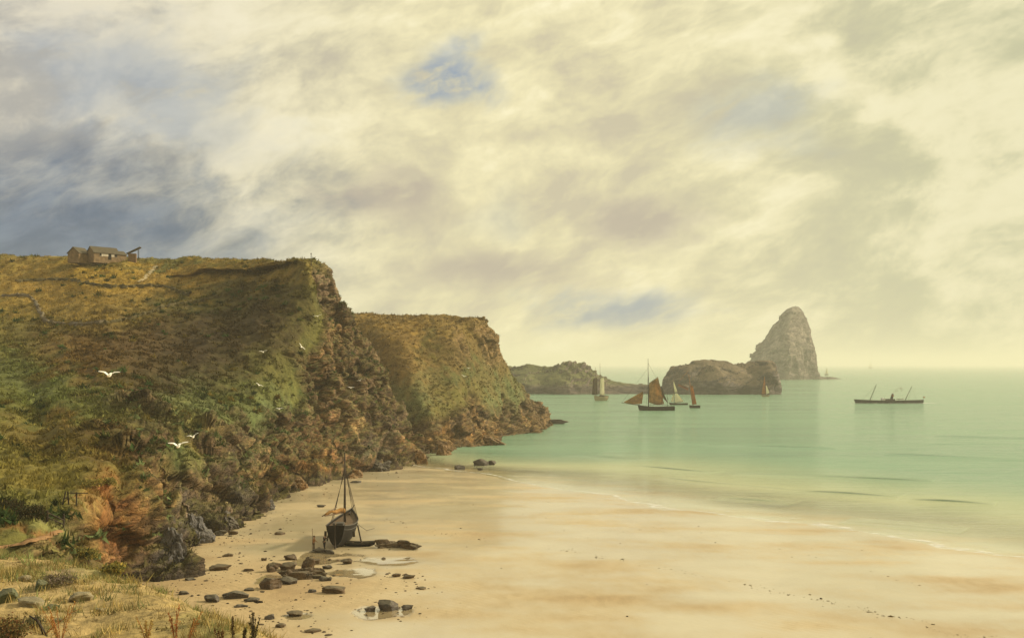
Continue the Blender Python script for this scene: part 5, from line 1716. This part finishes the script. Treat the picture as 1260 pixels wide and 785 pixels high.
def bush(name, label, px, py, T, w_, h_, cols_, n, cat='bush', group=None, leaf=0.10, loc=None):
    q = ground_at(px, py, T) if loc is None else np.array(loc)
    root = empty(name, q)
    tag(root, label, cat, group)
    r_ = np.random.default_rng(int(px * 7 + py))
    stems = []
    for k in range(7):
        a = r_.uniform(0, 6.28)
        stems.append(tube([(0, 0, -0.1), (0.2 * w_ * math.cos(a), 0.2 * w_ * math.sin(a), h_ * 0.4), (0.36 * w_ * math.cos(a), 0.36 * w_ * math.sin(a), h_ * r_.uniform(0.6, 0.95))], 0.03 * h_, 0.008 * h_, 5))
    part('stem', join(*stems), M_DARKWOOD, root)
    cl = r_.normal(size=(12, 3)); cl /= np.linalg.norm(cl, axis=1)[:, None]
    cl = cl * r_.uniform(0.35, 0.95, (12, 1)) * (w_ / 2, w_ / 2, h_ * 0.45) + (0, 0, h_ * 0.52)
    c = cl[r_.integers(0, 12, n)] + r_.normal(size=(n, 3)) * (0.13 * w_, 0.13 * w_, 0.12 * h_)
    c[:, 2] = np.maximum(c[:, 2], 0.02)
    d1 = r_.normal(size=(n, 3)); d1 /= np.linalg.norm(d1, axis=1)[:, None]
    d2 = np.cross(d1, r_.normal(size=(n, 3))); d2 /= np.linalg.norm(d2, axis=1)[:, None]
    ls = (leaf * r_.uniform(0.6, 1.4, n))[:, None]
    V = np.stack([c - d1 * ls, c + d2 * ls * 0.45, c + d1 * ls, c - d2 * ls * 0.45], 1).reshape(-1, 3)
    cc = np.array(cols_)[r_.integers(0, len(cols_), n)] * r_.uniform(0.6, 1.4, (n, 1))
    mesh_obj('foliage', V, np.arange(4 * n).reshape(-1, 4), M_LEAF, root, colors=np.repeat(cc, 4, axis=0))
    return root


DG = [(0.035, 0.045, 0.020), (0.055, 0.050, 0.022), (0.080, 0.060, 0.030)]
YG = [(0.33, 0.25, 0.060), (0.22, 0.20, 0.060), (0.14, 0.14, 0.045)]
bush('bush', 'round dark bush beside the wooden gate on the left', 48, 636, HEAD, 1.5, 1.3, DG, 900)
for px, py, lab in ((6, 626, 'dark thorn bush nearest the picture edge in the row by the track'), (20, 629, 'dark thorn bush in the middle of the row by the track'), (34, 633, 'dark thorn bush at the gate end of the row by the track')):
    bush('thorn_bush', lab, px, py, HEAD, 1.7, 0.95, DG, 700, 'bush', 'thorn bushes in a row by the track')
bush('gorse_bush', 'yellow gorse crowning the red earth bank behind the rail fence', 118, 600, HEAD, 2.4, 1.2, YG, 900)
bush('gorse_bush', 'yellow gorse at the edge of the red earth bank above the cliff', 136, 598, HEAD, 1.8, 1.0, YG, 700)
bush('gorse_bush', 'straw yellow bush at the foot of the red earth bank', 112, 688, HEAD, 2.0, 1.1, YG, 800)
bush('gorse_bush', 'greyish yellow bush on the seaward lip of the sandy bank', 142, 706, DUNE, 1.3, 0.7, YG, 600)
bush('scrub', 'reddish green scrub in the bottom corner of the sandy bank', 14, 782, DUNE, 1.5, 0.75, [(0.16, 0.075, 0.035), (0.10, 0.10, 0.04), (0.20, 0.13, 0.05)], 1600, leaf=0.05)
bush('scrub', 'small grey green scrub beside the dead branch on the sandy bank', 42, 770, DUNE, 0.7, 0.45, [(0.12, 0.13, 0.06), (0.17, 0.14, 0.07)], 600, leaf=0.04)
bush('scrub', 'purplish low scrub on the bank above the flat stones', 66, 718, DUNE, 1.5, 0.5, [(0.22, 0.17, 0.13), (0.15, 0.13, 0.07)], 800, leaf=0.06)

# rail fence and gate by the track
q = ground_at(88, 618, HEAD)
fn = empty('rail_fence', q)
tag(fn, 'broken rail fence of three leaning posts on the slope above the gate', 'fence')
tops = []
for px, py, lean in ((77, 618, 0.35), (86, 618, -0.12), (95, 619, 0.02)):
    b = ground_at(px, py, HEAD, 3) - q
    tp = b + (lean, 0, 1.12)
    tops.append((b, tp))
    part('post', tube([b - (0, 0, 0.3), tp], 0.07, 0.055, 6), M_DARKWOOD, fn)
part('rail', tube([tops[1][1] - (0, 0, 0.12), tops[2][1] - (0, 0, 0.10), tops[2][1] + (0.9, 0.2, -0.1)], 0.045, 0.04, 6), M_DARKWOOD, fn)
part('rail', tube([tops[0][0] + (0.1, 0, 0.4), tops[1][1] - (0, 0, 0.5)], 0.045, 0.04, 6), M_DARKWOOD, fn)
q = ground_at(70, 645, HEAD)
gt = empty('wooden_gate', q)
tag(gt, 'low dark bar gate across the track beside the round bush', 'gate')
for px, py, hh in ((57, 640, 0.9), (80, 650, 1.25)):
    b = ground_at(px, py, HEAD, 3) - q
    part('post', tube([b - (0, 0, 0.3), b + (0, 0, hh)], 0.10, 0.08, 6), M_DARKWOOD, gt)
    if px == 57:
        b0 = b
for zz_ in (0.72, 0.36):
    part('bar', tube([b0 + (0, -0.05, zz_), b + (0, -0.05, zz_ + 0.05)], 0.06, 0.06, 6), M_DARKWOOD, gt)


def track(name, label, line, wd, mat, T):
    pts = catmull(np.array(line, float), np.linspace(0, len(line) - 1, 50))
    P = np.array([ground_at(a, b, T, 3) for a, b in pts])
    for k in range(3):
        P[:, k] = np.convolve(np.pad(P[:, k], 3, 'edge'), np.ones(7) / 7, 'valid')
    V = []
    for i, q in enumerate(P):
        dv = P[min(i + 1, 49)] - P[max(i - 1, 0)]
        n = np.array((-dv[1], dv[0], 0)); n /= max(np.linalg.norm(n), 1e-6)
        for k in (-1, -0.4, 0.4, 1):
            V.append(q + n * k * wd / 2 * (1 + 0.3 * math.sin(i * 1.3 + k)) + (0, 0, 0.06 - (0.14 if abs(k) == 1 else 0)))
    o = mesh_obj(name, V, [(i * 4 + j, i * 4 + j + 1, i * 4 + 5 + j, i * 4 + 4 + j) for i in range(49) for j in range(3)], mat, smooth=True)
    tag(o, label, kind='structure')


track('path', 'reddish earth track leading to the gate', ((-30, 673), (10, 670), (36, 665), (58, 657), (74, 650)), 1.0, simple('red_earth', (0.30, 0.17, 0.075), 0.95, 0.3, 1.2, 0.6), HEAD)
track('path', 'pale path running down the golden hill from the farm', ((192, 324), (186, 331), (178, 338), (170, 345)), 1.6, simple('pale_dust', (0.42, 0.34, 0.20), 0.95, 0.3, 0.6, 0.4), HEAD)

# stones on the bank
for k, (px, py, wp, hp, mi, lab) in enumerate((
    (8, 738, 36, 16, 1, 'mossy dark green boulder at the picture edge on the sandy bank'),
    (32, 741, 38, 11, 0, 'flat pale brown boulder beside the mossy one on the sandy bank'),
    (60, 746, 20, 8, 1, 'small grey green stone in the middle of the sandy bank'),
    (97, 736, 34, 10, 0, 'long pale stone on the bare sand of the bank'),
    (48, 724, 16, 14, 1, 'upright mossy stone on the sandy bank'),
    (30, 712, 20, 8, 0, 'pale stone high on the sandy bank'),
    (120, 748, 14, 5, 0, 'small flat stone right of the long pale stone'),
    (70, 762, 12, 5, 0, 'small stone near the dead branch on the bank'),
)):
    q = ground_at(px, py, DUNE)
    s = q[1] / F
    o = mesh_obj('stone', *rock_vf(wp * s, wp * s * 0.8, hp * s * 1.2, 800 + k), (M_STONE, M_STONE2)[mi])
    o.location = q + (0, 0.1, -0.05)
    tag(o, lab, 'stone', 'stones on the sandy bank')

# dead branch
q = ground_at(58, 779, DUNE)
br = empty('dead_branch', q)
tag(br, 'dead forked branch sticking up from the sandy bank', 'branch')
s = q[1] / F
part('limb', tube([(0, 0, -0.1), (-5 * s, 0, 9 * s), (-11 * s, 0.05, 18 * s), (-22 * s, 0.1, 24 * s)], 2.6 * s, 0.9 * s, 7), M_DARKWOOD, br, True)
part('twig', tube([(-11 * s, 0.05, 18 * s), (-13 * s, -0.05, 26 * s)], 1.0 * s, 0.4 * s, 5), M_DARKWOOD, br)
part('twig', tube([(0, 0, 2 * s), (8 * s, 0, 10 * s), (30 * s, 0.1, 28 * s), (42 * s, 0.1, 33 * s)], 0.7 * s, 0.25 * s, 5), M_RUST, br)


def weed(name, label, px, py, hp, stems, col_stem, col_leaf, T=DUNE, wide=0.3):
    q = ground_at(px, py, T)
    s = q[1] / F
    r_ = np.random.default_rng(int(px * 3 + py))
    root = empty(name, q)
    tag(root, label, 'plant', 'tall weeds on the sandy bank')
    for k in range(stems):
        a = r_.uniform(0, 6.28); ln = hp * s * r_.uniform(0.65, 1.0)
        off = np.array((math.cos(a), math.sin(a), 0)) * wide * ln * r_.uniform(0.2, 1)
        pts = [np.array((0, 0, -0.06)) + off * 0.1, off * 0.45 + (0, 0, ln * 0.5), off + (0, 0, ln)]
        stm = part('stem', tube(pts, 0.016, 0.008, 5), col_stem, root)
        n = 70
        f = r_.uniform(0.22, 1.0, n)
        c = np.outer(1 - f, pts[0]) + np.outer(f, pts[2]) + r_.normal(size=(n, 3)) * 0.035 * (1.2 - f)[:, None]
        d1 = r_.normal(size=(n, 3)) + (0, 0, 0.9); d1 /= np.linalg.norm(d1, axis=1)[:, None]
        d2 = np.cross(d1, r_.normal(size=(n, 3))); d2 /= np.linalg.norm(d2, axis=1)[:, None]
        ls = r_.uniform(0.03, 0.075, n)[:, None]
        V = np.stack([c, c + d1 * ls * 0.5 + d2 * ls * 0.3, c + d1 * ls, c + d1 * ls * 0.5 - d2 * ls * 0.3], 1).reshape(-1, 3)
        cc = np.array(col_leaf) * r_.uniform(0.55, 1.5, (n, 1))
        mesh_obj('seeds_and_leaves', V, np.arange(4 * n).reshape(-1, 4), M_LEAF, stm, colors=np.repeat(cc, 4, axis=0))  # seed heads along the stem, a loose mass of small blades


RST = simple('red_stalk', (0.30, 0.12, 0.04), 0.9)
weed('dock_plant', 'rust red dock with a pair of stout spikes on the bank', 216, 786, 46, 4, RST, (0.36, 0.15, 0.05))
weed('dock_plant', 'rust red dock leaning seaward beside the paired one', 229, 786, 42, 2, RST, (0.38, 0.17, 0.05), wide=0.6)
weed('thistle', 'dark brown spiked weed standing alone on the bank', 286, 788, 36, 3, M_DARKWOOD, (0.11, 0.075, 0.03), wide=0.15)
weed('thistle', 'dark bushy weed with several spikes at the seaward end of the bank', 314, 790, 40, 6, M_DARKWOOD, (0.085, 0.070, 0.03), wide=0.4)
weed('thistle', 'small dark weed between the spiked ones on the bank', 300, 790, 20, 3, M_DARKWOOD, (0.09, 0.07, 0.03))
weed('dock_plant', 'faint brown dead weed at the bottom edge of the bank', 268, 790, 22, 4, M_DARKWOOD, (0.16, 0.09, 0.035), wide=0.5)
weed('dry_plant', 'dry orange grass clump beside the dead branch', 76, 786, 48, 9, RST, (0.42, 0.24, 0.07), wide=0.5)
weed('dry_plant', 'dry yellow stalks in the middle of the bank', 180, 785, 34, 6, RST, (0.40, 0.29, 0.09), wide=0.5)


# ------------------------------------------------------------------ pebbles and wrack on the sand
def scatter_sand(n, seed, fn):
    r_ = np.random.default_rng(seed)
    X = r_.uniform(-48, 45, n * 14); Y = 1 / r_.uniform(1 / 290, 1 / 88, n * 14)
    S = shore_dist(X, Y)
    k = np.where(r_.random(len(X)) < fn(X, Y, S))[0][:n]
    return np.stack([X[k], Y[k], beach_z(X[k], Y[k])], -1), r_


def pebble_mass(name, label, P, r_, size, cols_, flat_=0.5):
    oc = np.array([(1, 0, 0), (0, 1, 0), (-1, 0, 0), (0, -1, 0), (0, 0, 1), (0.6, 0.6, 0.6), (-0.5, 0.6, 0.55), (0.1, -0.75, 0.6)], float)
    of = np.array([(0, 1, 5), (1, 2, 6), (2, 3, 7), (3, 0, 7), (0, 5, 7), (5, 4, 7), (5, 1, 6), (5, 6, 4), (6, 2, 7), (6, 7, 4)])
    n = len(P)
    sz = size * np.exp(r_.normal(0, 0.55, n))
    a = r_.uniform(0, 6.28, n)
    c, s_ = np.cos(a), np.sin(a)
    q = oc[None] * (sz[:, None, None] * np.stack([r_.uniform(0.7, 1.5, n), r_.uniform(0.6, 1.1, n), flat_ * r_.uniform(0.6, 1.3, n)], -1)[:, None, :])
    V = np.stack([q[..., 0] * c[:, None] - q[..., 1] * s_[:, None], q[..., 0] * s_[:, None] + q[..., 1] * c[:, None], q[..., 2]], -1) + P[:, None, :]
    Fc = (of[None] + 8 * np.arange(n)[:, None, None]).reshape(-1, 3)
    cc = np.array(cols_)[r_.integers(0, len(cols_), n)] * r_.uniform(0.6, 1.4, (n, 1))
    tag(mesh_obj(name, V.reshape(-1, 3), Fc, M_LEAF, colors=np.repeat(cc, 8, axis=0)), label, kind='stuff')


RP = np.array([beach_at(r[0], r[1])[:2] for r in ROCKS[:40]])
CF = np.array([beach_at(*q)[:2] for q in ((168, 722), (210, 706), (258, 666), (302, 638), (346, 612), (386, 592), (440, 584), (488, 574))])


def near_pts(X, Y, Q, r):
    d = np.min(np.hypot(X[:, None] - Q[None, :, 0], (Y[:, None] - Q[None, :, 1]) * 0.8), axis=1)
    return np.exp(-(d / r) ** 2)


P, r_ = scatter_sand(1500, 21, lambda X, Y, S: 0.75 * near_pts(X, Y, CF, 6.5) + 0.35 * near_pts(X, Y, RP, 2.6) + 0.004)
pebble_mass('pebbles', 'dark pebbles and shingle along the cliff foot and round the rocks', P, r_, 0.09, [(0.05, 0.04, 0.03), (0.10, 0.08, 0.06), (0.17, 0.13, 0.09)])
P, r_ = scatter_sand(2200, 22, lambda X, Y, S: 0.8 * np.exp(-((S - 44 - 5 * np.sin(Y * 0.05) - 2.0 * fbm(np.stack([X, Y, 0 * X], -1) / 5, 3)) / 0.7) ** 2) + 0.22 * np.exp(-((S - 25 - 3 * np.sin(Y * 0.08)) / 0.5) ** 2))
pebble_mass('seaweed_litter', 'broken line of dark seaweed and shell left by the tide', P, r_, 0.075, [(0.06, 0.045, 0.02), (0.10, 0.07, 0.03), (0.30, 0.25, 0.17)], 0.3)
